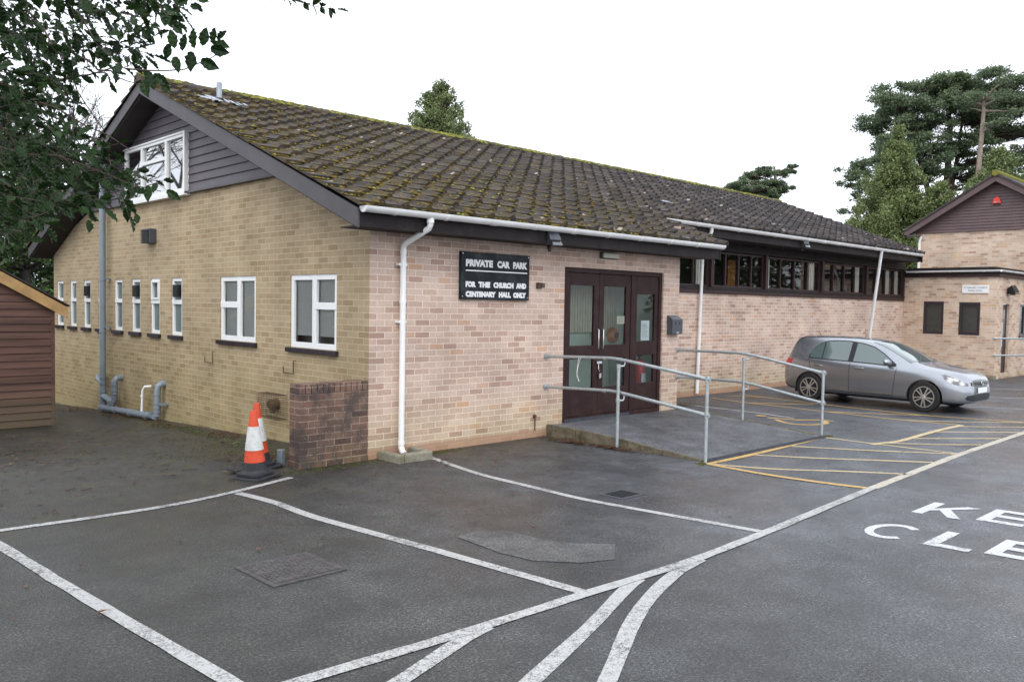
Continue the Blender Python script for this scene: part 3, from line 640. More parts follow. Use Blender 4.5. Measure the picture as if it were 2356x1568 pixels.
# gable cladding: overlapping boards
b = MB(); n = 13; z0 = 3.53; hgt = .128
for i in range(15):
    za = z0+i*hgt; zb = za+hgt
    if za > RZ-.35: break
    half = lambda z: (RZ-.22-z)/SLP
    ha, hb = half(za), half(zb)
    if ha <= .1: break
    hb = max(hb, .05)
    ya0, ya1, yb0, yb1 = RY-ha-.05, RY+ha+.05, RY-hb-.05, RY+hb+.05
    d = .046
    vs = [(-d, ya0, za), (-d, ya1, za), (-d+.022, yb1, zb), (-d+.022, yb0, zb), (-.0, ya0, za), (-.0, ya1, za), (0, yb1, zb), (0, yb0, zb)]
    b.add(vs, [(0, 1, 2, 3), (0, 4, 5, 1), (1, 5, 6, 2), (3, 7, 4, 0)])
b.box(-.07, 0, 1.90, 9.66, 3.50, 3.532)
b.build('gable_cladding', 'cladding', hall)
def win(pl, pos, a0, a1, z0, z1, fw, mull, mat, gl, sill=None, blind=None, back=None, d=(-.06, -.015), name='window', sd=.05, **k):
    """window frame with bars; mull = list of ('v', a, z0, z1) or ('h', z, a0, a1) bars"""
    f = MB(); frame(f, pl, pos, a0, a1, z0, z1, fw, d[0], d[1])
    for m_ in mull:
        w = m_[4] if len(m_) > 4 else fw
        if m_[0] == 'v': f.pb(pl, pos, m_[1]-w/2, m_[1]+w/2, m_[2], m_[3], d[0]+.002, d[1]+.004)
        else: f.pb(pl, pos, m_[2], m_[3], m_[1]-w/2, m_[1]+w/2, d[0]+.004, d[1]+.008)
    o = f.build(name, mat, hall if 'parent' not in k else k['parent'], bevel=.004)
    dm = (d[0]+d[1])/2-.008
    MB().pq(pl, pos, a0+fw*.6, a1-fw*.6, z0+fw*.6, z1-fw*.6, dm).build('pane', gl, o)
    if sill:
        MB().pb(pl, pos, a0-.05, a1+.05, z0-.065, z0-.003, -.08, sd).build('sill', sill, o, bevel=.004)
    if blind is not None:
        bb = MB(); zb = z0+.04+blind; zz = z1-.04
        while zz > zb:
            c = -.075; 
            if pl == 'x': bb.obox((pos-c, (a0+a1)/2, zz), (.006, 0, .0095), (0, (a1-a0)/2-.05, 0), (-.0008, 0, .0006))
            else: bb.obox(((a0+a1)/2, pos-c, zz), (0, .006, .0095), ((a1-a0)/2-.05, 0, 0), (0, -.0008, .0006))
            zz -= .021
        bb.build('blind', 'blind', o)
    if back: MB().pb(pl, pos, a0-.1, a1+.1, z0-.1, z1+.1, -.22, -.20).build('backing', back, o)
    return o
fwm = .07
win('x', 0., *WA, fwm, [('v', 1.225, WA[2], WA[3], .10), ('h', 1.79, WA[0], 1.225, .09)], 'upvc', 'glass', 'sill', .12, 'dark_room')
win('x', 0., *WB, fwm, [('v', 3.27, WB[2], WB[3], .10), ('h', 1.78, 3.27, WB[1], .09)], 'upvc', 'glass', 'sill', .03, 'dark_room')
for i, (a, c) in enumerate(NW):
    wo = win('x', 0., a, c, 1.262, 2.19, .055, [('h', 1.80, a, c, .07)], 'upvc', 'frosted', 'sill')
    if i in (2, 5, 7):
        v_ = MB().pb('x', 0, (a+c)/2-.09, (a+c)/2+.09, 1.88, 2.08, -.035, .03)
        for k in range(7): v_.pb('x', 0, (a+c)/2-.085, (a+c)/2+.085, 1.888+k*.027, 1.898+k*.027, .03, .042)
        v_.build('extractor_vent', 'black_plastic', wo, bevel=.005)
    if i == 6:
        f = MB(); frame(f, 'x', -.0, a+.04, c-.04, 1.84, 2.15, .03, -.02, .012); f.build('top_light', 'upvc', wo)
gw = (4.91, 7.40, 3.535, 4.43)
win('x', -.04, *gw, .05, [('v', 5.61, gw[2], gw[3], .075), ('v', 6.62, gw[2], gw[3], .075), ('h', 4.12, 5.61, 6.62, .06)], 'upvc', 'glass_mirror', 'upvc', None, 'paper', d=(-.0, .05), sd=.07)
MB().box(-.105, -.03, 4.86, 7.45, 4.433, 4.46).box(-.105, -.03, 4.86, 4.905, 3.50, 4.433).build('window_surround', 'upvc', hall)
# entrance doors
DY = .06
df = MB(); frame(df, 'y', DY, DX0, DX1, DZ0, DZ1, .07, -.05, .03); DV = 5.0
df.pb('y', DY, DV-.035, DV+.035, DZ0+.07, DZ1-.07, -.045, .025)
door_frame = df.build('entrance_door', 'door_brown', hall, bevel=.004)
def leafd(a0, a1, st=.115, zb=DZ0+.075, zt=DZ1-.075, mid=(1.06, 1.26), bot=.42, top=.18, name='door_leaf'):
    f = MB(); y = DY; D0, D1 = -.03, .012
    f.pb('y', y, a0, a0+st, zb, zt, D0, D1); f.pb('y', y, a1-st, a1, zb, zt, D0, D1)
    f.pb('y', y, a0+st, a1-st, zt-top, zt, D0, D1); f.pb('y', y, a0+st, a1-st, zb, zb+bot-.02, D0, D1); f.pb('y', y, a0+st, a1-st, mid[0], mid[1], D0, D1)
    o = f.build(name, 'door_brown', door_frame, bevel=.005); return o
a_, b_ = DX0+.075, DV-.04; mD = (a_+b_)/2
leafd(a_, mD-.004); leafd(mD+.004, b_)
leafd(DV+.04, DX1-.075, .09, mid=(1.08, 1.30), bot=.44, top=.28, name='side_light')
g_ = MB()
for a0, a1 in ((a_+.11, mD-.11), (mD+.11, b_-.11), (DV+.12, DX1-.155)):
    for z0, z1 in ((DZ0+.44, 1.07), (1.25, DZ1-.24)): g_.pq('y', DY, a0, a1, z0, z1, -.008)
g_.build('door_glass', 'glass_door', door_frame)
MB().pb('y', DY, DX0+.08, b_, DZ0+.003, DZ0+.05, .012, .035).build('weather_bar', 'grille', door_frame)
for sx in (-.055, .055):
    MB().tube([(mD+sx, DY-.012, 1.20), (mD+sx, DY-.055, 1.205), (mD+sx, DY-.062, 1.22), (mD+sx, DY-.062, 1.48), (mD+sx, DY-.055, 1.495), (mD+sx, DY-.012, 1.50)], .009, 8).build('pull_handle', 'chrome', door_frame, smooth=True)
b = MB().obox((mD, DY-.03, 1.00), (.06, 0, 0), (0, .012, 0), (0, 0, .018)); b.tube([(mD-.02, DY-.04, .98), (mD-.03, DY-.05, .90), (mD-.01, DY-.05, .86)], .005, 6); b.obox((mD+.0, DY-.05, .80), (.022, 0, .006), (0, .012, 0), (0, 0, .035))
tag(b.build('padlock_and_chain', 'chrome', door_frame), 'padlock hanging on a chain between the door leaves')
# lobby behind the glass
lb = MB(); x0, x1, y1 = 3.2, 5.9, .95
lb.box(x0, x1, y1, y1+.05, .1, 2.6).box(x0-.05, x0, .12, y1, .1, 2.6).box(x1, x1+.05, .12, y1, .1, 2.6).box(x0, x1, .12, y1, 2.55, 2.6)
lb.build('lobby_wall', 'lobby_green', hall)
MB().box(x0, x1, .12, y1, .10, .13).build('lobby_floor', 'floor_in', hall)
cb = MB(); k = 0; x = 3.28
while x < 5.65:
    cb.box(x, x+.03, y1-.06-.012*(k % 2), y1-.03, 1.42, 2.5); x += .032; k += 1
cb.build('lobby_curtain', 'lobby_curtain', hall)
be = thing('alarm_bell', 'round orange fire bell seen through the right-hand door glass', 'fire bell', (5.06, .9, 1.385))
MB().tube([(5.06, .50, 1.385), (5.06, .46, 1.385), (5.06, .42, 1.385), (5.06, .40, 1.385)], [.13, .128, .10, .06], 24).build('gong', 'bell', be, smooth=True)
MB().disc((5.06, .398, 1.385), (0, -1, 0), .05, .045, .012).build('centre_plate', 'grey_box', be)
MB().tube([(5.06, .52, 1.385), (5.06, .94, 1.385)], .03, 10).build('bracket', 'lobby_green', be)
fe = thing('fire_extinguisher', 'red fire extinguisher inside the glazed side light', 'fire extinguisher', (5.58, .32, .14))
MB().tube([(5.58, .32, .40), (5.58, .32, .42), (5.58, .32, .90), (5.58, .32, .96), (5.58, .32, .99)], [.08, .09, .09, .06, .03], 20).build('cylinder', 'red', fe, smooth=True)
MB().tube([(5.58, .32, .99), (5.58, .32, 1.04)], .02, 10).box(5.53, 5.63, .30, .34, 1.03, 1.05).build('valve', 'black_plastic', fe)
MB().box(5.50, 5.66, .40, .44, .13, .75).build('bracket', 'lobby_green', fe)
b = MB().box(5.52, 5.64, .225, .2295, .56, .76); b.build('label_panel', 'paper', fe)
pn = MB().box(5.27, 5.49, .070, .074, 1.31, 1.63).build('paper_notice', 'paper', None, loc=(5.27, .07, 1.5)); tag(pn, 'white paper notice taped inside the narrow side light', 'notice')
pn = MB()
for i in range(9): pn.box(5.30, 5.46-.03*(i % 3), .0680, .0690, 1.37+i*.024, 1.374+i*.024)
ob = [o for o in COL.objects if o.name.startswith('paper_notice')][0]; pn.build('print', 'text_grey', ob)
st = MB().box(4.66, 4.84, .070, .0725, 1.58, 1.70); st = st.build('green_sticker', 'lobby_curtain', None, loc=(4.75, .07, 1.64)); tag(st, 'small olive sticker on the right-hand door glass above the bell', 'sticker')
b = MB()
for i in range(4): b.box(4.68, 4.82, .066, .068, 1.60+i*.025, 1.612+i*.025)
b.build('print', 'text_grey', st)

# ribbon windows
RW = [8.86-2.66, 9.98, 12.25, 15.07, 17.70, 20.36]
for i in range(5):
    a0, a1 = (RW[i]+.06, RW[i+1]-.06); n = 4; w = (a1-a0)/n
    if i == 0: a0 = 7.6; n = 4; w = (a1-a0)/n
    bars = [('v', a0+w*k, 2.30, 3.07, .05) for k in range(1, n)]
    wo = win('y', 1.84, a0, a1, 2.30, 3.07, .045, bars, 'frame_brown', 'glass', None, None, None, d=(-.07, .0), name='ribbon_window')
    cs = {0: [3], 1: [3], 2: [0, 3], 3: [3, 0], 4: [3, 2]}[i]
    for k in cs:
        if i == 1 and k == 3: continue
        cb = MB(); cx0 = a0+w*k+(.08 if k == 0 else w*.42); q = 0
        while q < 6: cb.box(cx0+q*.045, cx0+q*.045+.04, 1.935+.018*(q % 2), 1.965+.018*(q % 2), 2.25, 3.05); q += 1
        cb.build('curtain', 'curtain', wo)
    if i == 1:
        MB().box(a0+w*3+.10, a0+w*3+.50, 2.5, 2.54, 1.3, 2.99).build('inner_door', 'wood_door', wo)
b = MB(); b.box(HX+.002, RX, 1.790, 1.838, 2.245, 2.297); b.build('window_sill', 'timber_dark', hall, bevel=.004)
b = MB(); b.box(HX+.002, RX, 1.800, 1.838, 2.165, 2.243).box(HX+.002, 7.58, 1.80, 1.838, 2.3, 3.1)
for x in RW[1:5]: b.box(x-.055, x+.055, 1.775, 1.90, 2.298, 3.08)
b.box(RX-.09, RX-.002, 1.80, 1.90, 2.298, 3.08)
b.build('window_mullion', 'frame_brown', hall, bevel=.004)
b = MB()
for i in range(3): b.box(HX+.002, RX, 1.80+.004*i, 1.86, 3.085+i*.075, 3.155+i*.075)
b.box(HX, RX, 1.82, 1.90, 3.30, 3.40)
b.build('head_board', 'timber_dark', hall)
MB().box(HX+.05, RX-.02, 1.95, YW-.1, .02, .05).build('hall_floor', 'floor_in', hall)
MB().box(.1, RX-.02, 1.92, YW-.1, 3.30, 3.33).build('hall_ceiling', 'dark_room', hall)
MB().box(HX+.05, RX-.02, 7.5, 7.6, .05, 3.3).box(HX+.02, HX+.06, 1.95, 7.5, .05, 3.3).build('inner_wall', 'dark_room', hall)
# gutters: half-round with brackets, and downpipes
def gutter(x0, x1, y, z, r=.068, parent=hall, mat='gutter', br=.75, axis='x'):
    b = MB(); n = 10
    def ring(t, rr): return [((t, y+math.cos(PI+PI*k/n)*rr, z+math.sin(PI+PI*k/n)*rr) if axis == 'x' else (y+math.cos(PI+PI*k/n)*rr, t, z+math.sin(PI+PI*k/n)*rr)) for k in range(n+1)]
    A = ring(x0, r)+ring(x1, r)+ring(x0, r-.004)+ring(x1, r-.004); m = n+1
    b.add(A, [(k, k+1, m+k+1, m+k) for k in range(n)]+[(2*m+k+1, 2*m+k, 3*m+k, 3*m+k+1) for k in range(n)]+[(0, m, 3*m, 2*m), (n, m+n, 3*m+n, 2*m+n)])
    b.add(ring(x0-.001, r+.003)+ring(x0+.02, r+.003), [tuple(range(m))]+[(k, k+1, m+k+1, m+k) for k in range(n)])
    b.add(ring(x1-.02, r+.003)+ring(x1+.001, r+.003), [tuple(range(m, 2*m))]+[(k, k+1, m+k+1, m+k) for k in range(n)])
    g = b.build('gutter', mat, parent, smooth=True)
    x = min(x0, x1)+.4
    while x < max(x0, x1)-.2:
        w = .035 if random.random() < .7 else .08
        b = MB(); b.add(ring(x, r+.006)+ring(x+w, r+.006)+ring(x, r)+ring(x+w, r), [(k, k+1, m+k+1, m+k) for k in range(n)]+[(0, m, 3*m, 2*m), (n, m+n, 3*m+n, 2*m+n)]+[(k, k+1, 2*m+k+1, 2*m+k) for k in range(n)]); x += br; b.build('gutter_bracket', mat, g, smooth=True)
    return g
gutter(-.40, 6.78, -.445, 2.895); gutter(6.55, 19.86, 1.165, 3.50)
def collar(b, p, r, h=.03): b.tube([(p[0], p[1], p[2]-h/2), (p[0], p[1], p[2]+h/2)], r, 14)
b = MB(); b.tube([(.54, -.435, 2.86), (.54, -.435, 2.76), (.535, -.42, 2.72), (.44, -.12, 2.56), (.43, -.075, 2.52), (.43, -.07, 2.46), (.43, -.07, .10)], .036, 14)
for z in (2.45, 2.30, 1.86, .17): collar(b, (.43, -.07, z), .041, .045)
b.tube([(.54, -.435, 2.86), (.54, -.435, 2.78)], .046, 14); b.tube([(.43, -.07, .12), (.43, -.09, .07), (.43, -.14, .045)], .037, 12)
for z in (2.30, 1.62): b.box(.37, .49, -.075, 0, z-.012, z+.012)
b.build('downpipe', 'gutter', hall, smooth=True)
b = MB(); b.tube([(8.95, 1.175, 3.47), (8.95, 1.175, 3.36), (8.95, 1.20, 3.32), (9.45, 1.66, 3.14), (9.52, 1.74, 3.06), (9.56, 1.77, 2.9), (9.5, 1.78, .06)], .036, 12)
tag(b.build('downpipe', 'gutter', hall, smooth=True))
b = MB(); b.tube([(17.1, 1.165, 3.46), (17.1, 1.18, 3.38), (17.9, 1.76, 1.12), (18.1, 1.77, .2)], .042, 12); b.build('downpipe', 'gutter', hall, smooth=True)
# soil pipes on the gable wall
sp = MB(); PX = -.13; py = 8.40; zg0 = zg(0, 8.4)
sp.tube([(PX, py, 4.35), (PX, py, zg0+.15)], .055, 16)
for z, r in ((2.18, .063), (1.22, .063), (.37, .068), (.26, .068), (.10, .072), (.03, .066), (-.04, .066), (-.12, .07)): collar(sp, (PX, py, z), r, .035)
for z in (2.2, 1.3): sp.box(PX, 0, py-.07, py+.02, z-.012, z+.012)
sp.tube([(PX, py+.02, .26), (PX-.02, py+.16, .33), (PX-.01, py+.24, .36)], .05, 12); sp.tube([(PX-.01, py+.22, .35), (0, py+.34, .40)], .055, 12)
sp.tube([(0, 7.80, .40), (-.08, 7.80, .40), (-.13, 7.80, .34), (-.13, 7.80, .28), (-.13, 7.81, .0), (-.14, 7.86, -.06)], .055, 14)
for z in (.28, .18, .12): collar(sp, (-.13, 7.80, z), .064)
sp.tube([(-.20, 7.80, -.07), (-.13, 7.86, -.05), (-.13, 8.38, .03)], .055, 14)
zb = -.10
sp.tube([(-.16, 8.42, zb-.09), (-.17, 8.30, zb-.085), (-.17, 6.10, zb), (-.17, 5.98, zb+.02)], .058, 16)
sp.tube([(-.15, 5.90, zb-.03), (-.13, 5.86, zb+.06), (-.13, 5.86, .33), (-.12, 5.86, .40), (-.06, 5.86, .44), (0, 5.86, .44)], .055, 16)
for z in (.27, .12, .05, -.02, -.08): collar(sp, (-.13, 5.86, z), .064, .022)
for y in (6.2, 6.9, 7.6, 8.25): sp.tube([(-.17, y, zb-.04*(y-6.1)), (-.17, y+.03, zb-.04*(y-6.1))], .067, 14)
sp.box(-.13, 0, 5.70, 5.80, .10, .13)
sp.build('soil_pipe', 'soil', hall, smooth=True)
wp = MB().tube([(-.06, 6.28, .37), (-.14, 6.36, .36), (-.16, 6.40, .30), (-.17, 6.42, zb)], .021, 10); collar(wp, (-.166, 6.415, .2), .025, .03); wp.build('waste_pipe', 'upvc', hall, smooth=True)
# vent pipe on the roof with lead flashing
zz = roofz(5.0)
vp = MB().tube([(.5, 4.95, zz-.1), (.5, 4.95, zz+.31)], .044, 16); vp = vp.build('roof_vent_pipe', 'lead', hall, smooth=True)
b = MB(); n = 8
for s in (-1, 1):
    for k in range(5):
        x0 = .5+s*(.04+k*.07); z = roofz(4.80)+.075+.012*math.sin(k*2.1)
        b.obox((x0+s*.035, 4.80, z), (.036, 0, -.004*s), (0, .07, .03), (0, 0, .006))
b.obox((.5, 4.98, roofz(4.98)+.06), (.16, 0, 0), (0, .16, .065), (0, 0, .008))
b.build('lead_flashing', 'lead', vp, bevel=.005)
sl_ = MB().obox((9.05, 2.35, roofz(2.35)+.10), (.22, .02, 0), (0, .03, .012), (0, 0, .008)).build('slipped_lead_strip', 'lead', hall)

# ---------------------------------------------------------------- fixtures on the hall
sg = thing('car_park_sign', 'black board sign reading PRIVATE CAR PARK in white letters on pink brick', 'sign', (1.97, 0, 2.2))
MB().box(1.36, 2.592, -.045, -.001, 1.906, 2.516).build('board', 'sign_black', sg, bevel=.004)
for t, a0, a1, z, h in (('PRIVATE', 1.435, 1.905, 2.335, .085), ('CAR', 1.985, 2.215, 2.335, .085), ('PARK', 2.275, 2.545, 2.335, .085), ('FOR', 1.435, 1.612, 2.07, .067), ('THE', 1.655, 1.86, 2.07, .067), ('CHURCH', 1.92, 2.29, 2.07, .067),
                        ('AND', 2.335, 2.53, 2.07, .067), ('CENTENARY', 1.437, 1.965, 1.945, .067), ('HALL', 2.02, 2.24, 1.945, .067), ('ONLY', 2.285, 2.53, 1.945, .067)):
    put_text('lettering', t, 'sign_white', sg, 'y', -.046, a0, a1, z, h, .0058)
MB().box(1.435, 2.545, -.048, -.046, 2.268, 2.283).build('white_rule', 'sign_white', sg)
b = MB()
for x, z in ((1.385, 1.945), (2.565, 1.945), (2.565, 2.49), (1.385, 2.49)): b.disc((x, -.045, z), (0, -1, 0), .007, .006, .004, 10)
b.build('screw', 'chrome', sg)
def floodlight(x, y, z, label, ang=0):
    t = thing('floodlight', label, 'floodlight', (x, y, z), 'floodlights under the gutters'); local(t)
    b = MB(); b.obox((0, -.10, .02), (.085, -.02, 0), (.014, .055, -.035), (0, .030, .055)); b.build('housing', 'grey_box', t, bevel=.008)
    MB().obox((.012, -.155, -.025), (.072, -.017, 0), (.003, .012, -.008), (0, .035, .052)).build('lens', 'lens', t)
    MB().box(-.01, .01, -.06, .06, -.02, .08).tube([(0, -.02, -.05), (0, -.05, -.12), (0, -.06, -.15)], [.02, .028, .02], 10).build('bracket', 'black_plastic', t)
    return t
floodlight(2.66, -.30, 2.72, 'grey floodlight with sensor under the front gutter above the car park sign')
floodlight(12.85, 1.30, 3.36, 'dark floodlight on the fascia above the ribbon windows near the car')
t = thing('bulkhead_light', 'pale oblong bulkhead lamp on the brick above the entrance doors', 'wall lamp', (4.31, 0, 2.60))
MB().box(4.12, 4.50, -.05, -.001, 2.56, 2.65).build('base', 'grey_box', t, bevel=.006); MB().box(4.13, 4.49, -.09, -.051, 2.57, 2.645).build('diffuser', 'lamp_cover', t, bevel=.012)
t = thing('light_sensor', 'small brown weathered sensor box on brick right of the black sign', 'sensor box', (2.84, 0, 2.12))
MB().box(2.77, 2.84, -.05, -.001, 2.08, 2.16).build('body', 'rust', t, bevel=.006); MB().box(2.845, 2.90, -.055, -.001, 2.09, 2.155).build('cap', 'grey_box', t, bevel=.008)
t = thing('ash_box', 'grey metal wall box with two keyholes beside the entrance doors', 'wall box', (6.03, 0, 1.56))
MB().prism([(5.87, -.001, 1.41), (5.87, -.115, 1.41), (5.87, -.115, 1.655), (5.87, -.001, 1.72)], (.29, 0, 0)).build('body', 'grey_box', t, bevel=.006)
b = MB()
for x in (5.96, 6.07): b.disc((x, -.1155, 1.60), (0, -1, 0), .012, .012, .002, 12); b.box(x-.006, x+.006, -.1175, -.1155, 1.565, 1.597)
b.build('keyhole', 'black_hole', t); MB().box(5.99, 6.05, -.117, -.1155, 1.425, 1.45).build('plate', 'chrome', t)
t = thing('wall_extractor', 'louvred grey extractor cowl high on the gable brickwork', 'vent', (0, 6.38, 2.89))
b = MB().box(-.12, -.001, 6.21, 6.55, 2.78, 3.02); b.build('hood', 'grey_box', t, bevel=.006)
b = MB()
for i in range(9): b.box(-.145, -.121, 6.22, 6.54, 2.79+i*.025, 2.80+i*.025)
b.build('louvre', 'black_plastic', t)
def bracket_u(y, z, label):
    t = MB().tube([(0, y-.12, z+.17), (-.03, y-.12, z+.17), (-.03, y-.12, z), (-.03, y+.14, z), (-.03, y+.14, z+.08)], .007, 6)
    o = t.build('wall_bracket', 'rust', None, loc=(0, y, z)); tag(o, label, 'bracket', 'rusty brackets on the gable wall')
bracket_u(1.78, .90, 'rusty steel bracket below the larger blinded window nearest the corner'); bracket_u(4.15, .90, 'rusty steel bracket left of the second blinded window')
t = thing('flue_guard', 'rusty wire cage guard over a flue low on the gable wall', 'flue guard', (0, 2.12, .3))
b = MB()
for i in range(13): y = 1.85+i*.045; b.tube([(0, y, .28), (-.16, y, .28), (-.16, y, .60), (0, y, .60)], .0028, 4, False)
for i in range(12): z = .28+i*.029; b.tube([(0, 1.85, z), (-.16, 1.85, z), (-.16, 2.39, z), (0, 2.39, z)], .0028, 4, False)
b.build('cage', 'rust', t)
MB().tube([(0, 2.12, .46), (-.10, 2.12, .46), (-.13, 2.12, .45)], [.075, .075, .055], 16).tube([(-.07, 2.12, .42), (-.08, 2.12, .34)], [.06, .03], 10).build('flue', 'stone_mouse', t, smooth=True)
t = thing('stub_wall', 'low dark stained brick wall stub sticking out from the hall corner', 'wall', (-.45, .1, 0))
MB().box(-.90, -.001, .002, .218, -.12, .822).build('brickwork', 'brick_stub', t)
b = MB(); x = -.90
while x < -.05: b.box(x, x+.066, -.002, .222, .824, .932+random.uniform(-.004, .004)); x += .0745
b.build('coping_bricks', 'brick_stub', t, bevel=.004)
MB().box(-.91, -.002, -.010, .230, -.15, .062).build('plinth', 'brick_stub', t)
t = thing('gully_surround', 'concrete gully kerb at the foot of the white downpipe', 'drain surround', (.35, -.25, 0))
b = MB().box(.13, .22, -.42, -.003, -.02, .10).box(.22, .64, -.42, -.32, -.02, .10).box(.58, .66, -.318, -.003, -.02, .10)
b.build('kerb', 'concrete', t, bevel=.02); MB().box(.22, .58, -.32, -.003, .0, .03).build('basin', 'black_hole', t)
MB().tube([(2.78, -.02, .28), (2.78, -.02, .10)], .008, 6).disc((2.78, -.001, .30), (0, -1, 0), .03, .02, .03, 10).build('wall_tap', 'rust', hall)

# ---------------------------------------------------------------- traffic cones
def cone(x, y, rz, lean, h, label):
    t = thing('traffic_cone', label, 'traffic cone', (x, y, zg(x, y)), 'cones by the stub wall'); local(t); t.rotation_euler = (lean[0], lean[1], rz)
    b = MB(); b.prism([(-.2, -.165, 0), (-.165, -.2, 0), (.165, -.2, 0), (.2, -.165, 0), (.2, .165, 0), (.165, .2, 0), (-.165, .2, 0), (-.2, .165, 0)], (0, 0, .03))
    b.prism([(-.15, -.11, .03), (-.11, -.15, .03), (.11, -.15, .03), (.15, -.11, .03), (.15, .11, .03), (.11, .15, .03), (-.11, .15, .03), (-.15, .11, .03)], (0, 0, .035))
    b.tube([(0, 0, .06), (0, 0, .09), (0, 0, .17)], [.15, .125, .108], 20); b.build('base', 'cone_base', t, bevel=.008)
    r = lambda z: .108-(z-.17)*(.108-.032)/(h-.17)
    z1, z2 = .17+(h-.17)*.24, .17+(h-.17)*.70
    MB().tube([(0, 0, .172), (0, 0, z1)], [r(.17), r(z1)], 28).build('lower_band', 'cone_red', t, smooth=True)
    MB().tube([(0, 0, z2), (0, 0, h-.02), (0, 0, h)], [r(z2), r(h)+.002, r(h)-.006], 28).build('top_band', 'cone_red', t, smooth=True)
    MB().tube([(0, 0, z1), (0, 0, z2)], [r(z1)+.005, r(z2)+.003], 28).build('sleeve', 'cone_white', t, smooth=True)
cone(-1.46, -.07, .35, (0, -.05), .70, 'front traffic cone, red-orange with a creased white sleeve')
cone(-1.17, .40, .1, (.02, -.06), .72, 'rear traffic cone leaning behind the front one, dented white band')
MB_ = MB().obox((-1.42, .24, .04), (.16, .02, 0), (-.01, .10, 0), (0, 0, .012)); o = MB_.build('cone_scrap', 'cone_base', None, loc=(-1.36, .22, 0), bevel=.005)
tag(o, 'flat black rubber slab lying behind the cones', 'rubber slab')
o = MB().obox((-.93, .35, .08), (.03, .01, 0), (-.01, .04, 0), (0, 0, .10)).build('blue_can', 'soil', None, loc=(-.93, .35, 0), bevel=.01); tag(o, 'small blue-grey container tucked behind the stub wall end', 'container')

# ---------------------------------------------------------------- access ramp and handrails
rp = thing('access_ramp', 'grey asphalt access ramp with concrete edging leading to the doors', 'ramp', (4.6, -1.3, 0))
x0, x1 = 3.03, 6.20
b = MB(); rows = [(0., .15), (-.55, .145), (-1.25, .115), (-2.0, .055), (-2.58, .012)]
for xx in (x0+.05, x1-.05): pass
vs = []
for y, z in rows: vs += [(x0+.05, y, z), (x1-.05, y, z)]
for y, z in rows: vs += [(x0+.05, y, -.05), (x1-.05, y, -.05)]
n = len(rows); fs = [(2*i, 2*i+1, 2*i+3, 2*i+2) for i in range(n-1)]+[(2*i, 2*i+2, 2*n+2*i+2, 2*n+2*i) for i in range(n-1)]+[(2*i+1, 2*i+3, 2*n+2*i+3, 2*n+2*i+1) for i in range(n-1)]+[(2*n-2, 2*n-1, 4*n-1, 4*n-2)]
b.add(vs, fs); b.build('surface', 'ramp', rp)
for xa in (x0, x1-.05):
    b = MB()
    for i in range(n-1):
        (ya, za), (yb, zb) = rows[i], rows[i+1]
        b.add([(xa, ya-.003, -.05), (xa+.048, ya-.003, -.05), (xa+.048, yb+.003, -.05), (xa, yb+.003, -.05), (xa, ya-.003, za+.015), (xa+.048, ya-.003, za+.015), (xa+.048, yb+.003, zb+.008), (xa, yb+.003, zb+.008)],
              [(0, 3, 2, 1), (4, 5, 6, 7), (0, 1, 5, 4), (1, 2, 6, 5), (2, 3, 7, 6), (3, 0, 4, 7)])
    b.build('edging', 'kerb_mossy', rp, bevel=.006)
b = MB().box(x0+.05, x1-.05, -2.66, -2.585, -.01, .010)
for i in range(5): b.box(x0+.05, x1-.05, -2.58-i*.014, -2.574-i*.014, .010, .019)
b.build('channel_grate', 'grille', rp)
def rail(x, label, xw, yw, posts, heights):
    t = thing('handrail', label, 'handrail', (x, -1.5, 0), 'tubular handrails at the entrance')
    (y1, zt1, zl1, zb1), (y2, zt2, zl2, zb2) = posts
    for (zw, za, zb_) in ((heights[0], zt1, zt2), (heights[1], zl1, zl2)):
        b = MB().tube([(xw, yw, zw), (x, yw-.06 if abs(xw-x) > .1 else -.06, zw)] if False else [(x, yw-.02, zw), (x, y1+.18, za+.01), (x, y1+.02, za+.0), (x, y1-.14, za-.018), (x, y2+.08, zb_+.012), (x, y2, zb_)], .0215, 14)
        b.disc((x, yw-.004, zw), (0, -1, 0), .045, .045, .012, 20); b.tube([(x, yw-.01, zw), (x, yw-.07, zw)], .027, 14)
        b.tube([(x, y1+.30, zw*.1+za*.9+.004), (x, y1+.26, zw*.1+za*.9+.004)], .0235, 12)
        b.build('rail', 'galv', t, smooth=True)
    b = MB().tube([(x-.055, y1, zb1-.05), (x-.055, y1, zt1-.07)], .0215, 14)
    for z in (zt1-.085, zl1-.10): b.tube([(x-.055, y1, z-.028), (x-.055, y1, z+.028)], .028, 14).tube([(x-.055, y1, z), (x-.01, y1-.05, z+.005), (x, y1-.055, z+.03), (x, y1-.055, z+.075)], .012, 8)
    b.build('post', 'galv', t, smooth=True)
    b = MB().tube([(x, y2, zb2-.05), (x, y2, zt2+.01)], .0215, 14)
    for z in (zt2, zl2): b.tube([(x, y2, z-.035), (x, y2, z+.035)], .028, 14).tube([(x, y2+.07, z+.006), (x, y2-.035, z)], .027, 12)
    b.build('post', 'galv', t, smooth=True)
rail(3.0, 'left galvanised handrail of two pipes fixed to brick and crossing in front of the doors', 3.0, 0, ((-1.35, 1.16, .73, .0), (-2.65, 1.0, .57, 0.)), (1.13, .70))
rail(6.2, 'right galvanised handrail of two pipes on the car side of the ramp', 6.2, 0, ((-1.28, 1.14, .69, .09), (-2.55, .93, .49, 0.)), (1.14, .69))
o = MB().tube([(3.0, -.62, 1.165), (2.975, -.63, 1.13), (2.98, -.60, .95), (2.99, -.60, .90), (2.985, -.64, .82)], .0035, 5).tube([(3.0, -.66, 1.165), (2.97, -.66, 1.12), (2.975, -.62, 1.0), (2.98, -.60, .9)], .0035, 5).build('string', 'upvc', None, loc=(3.0, -.62, 1.1))
tag(o, 'white string looped over the left handrail', 'string')

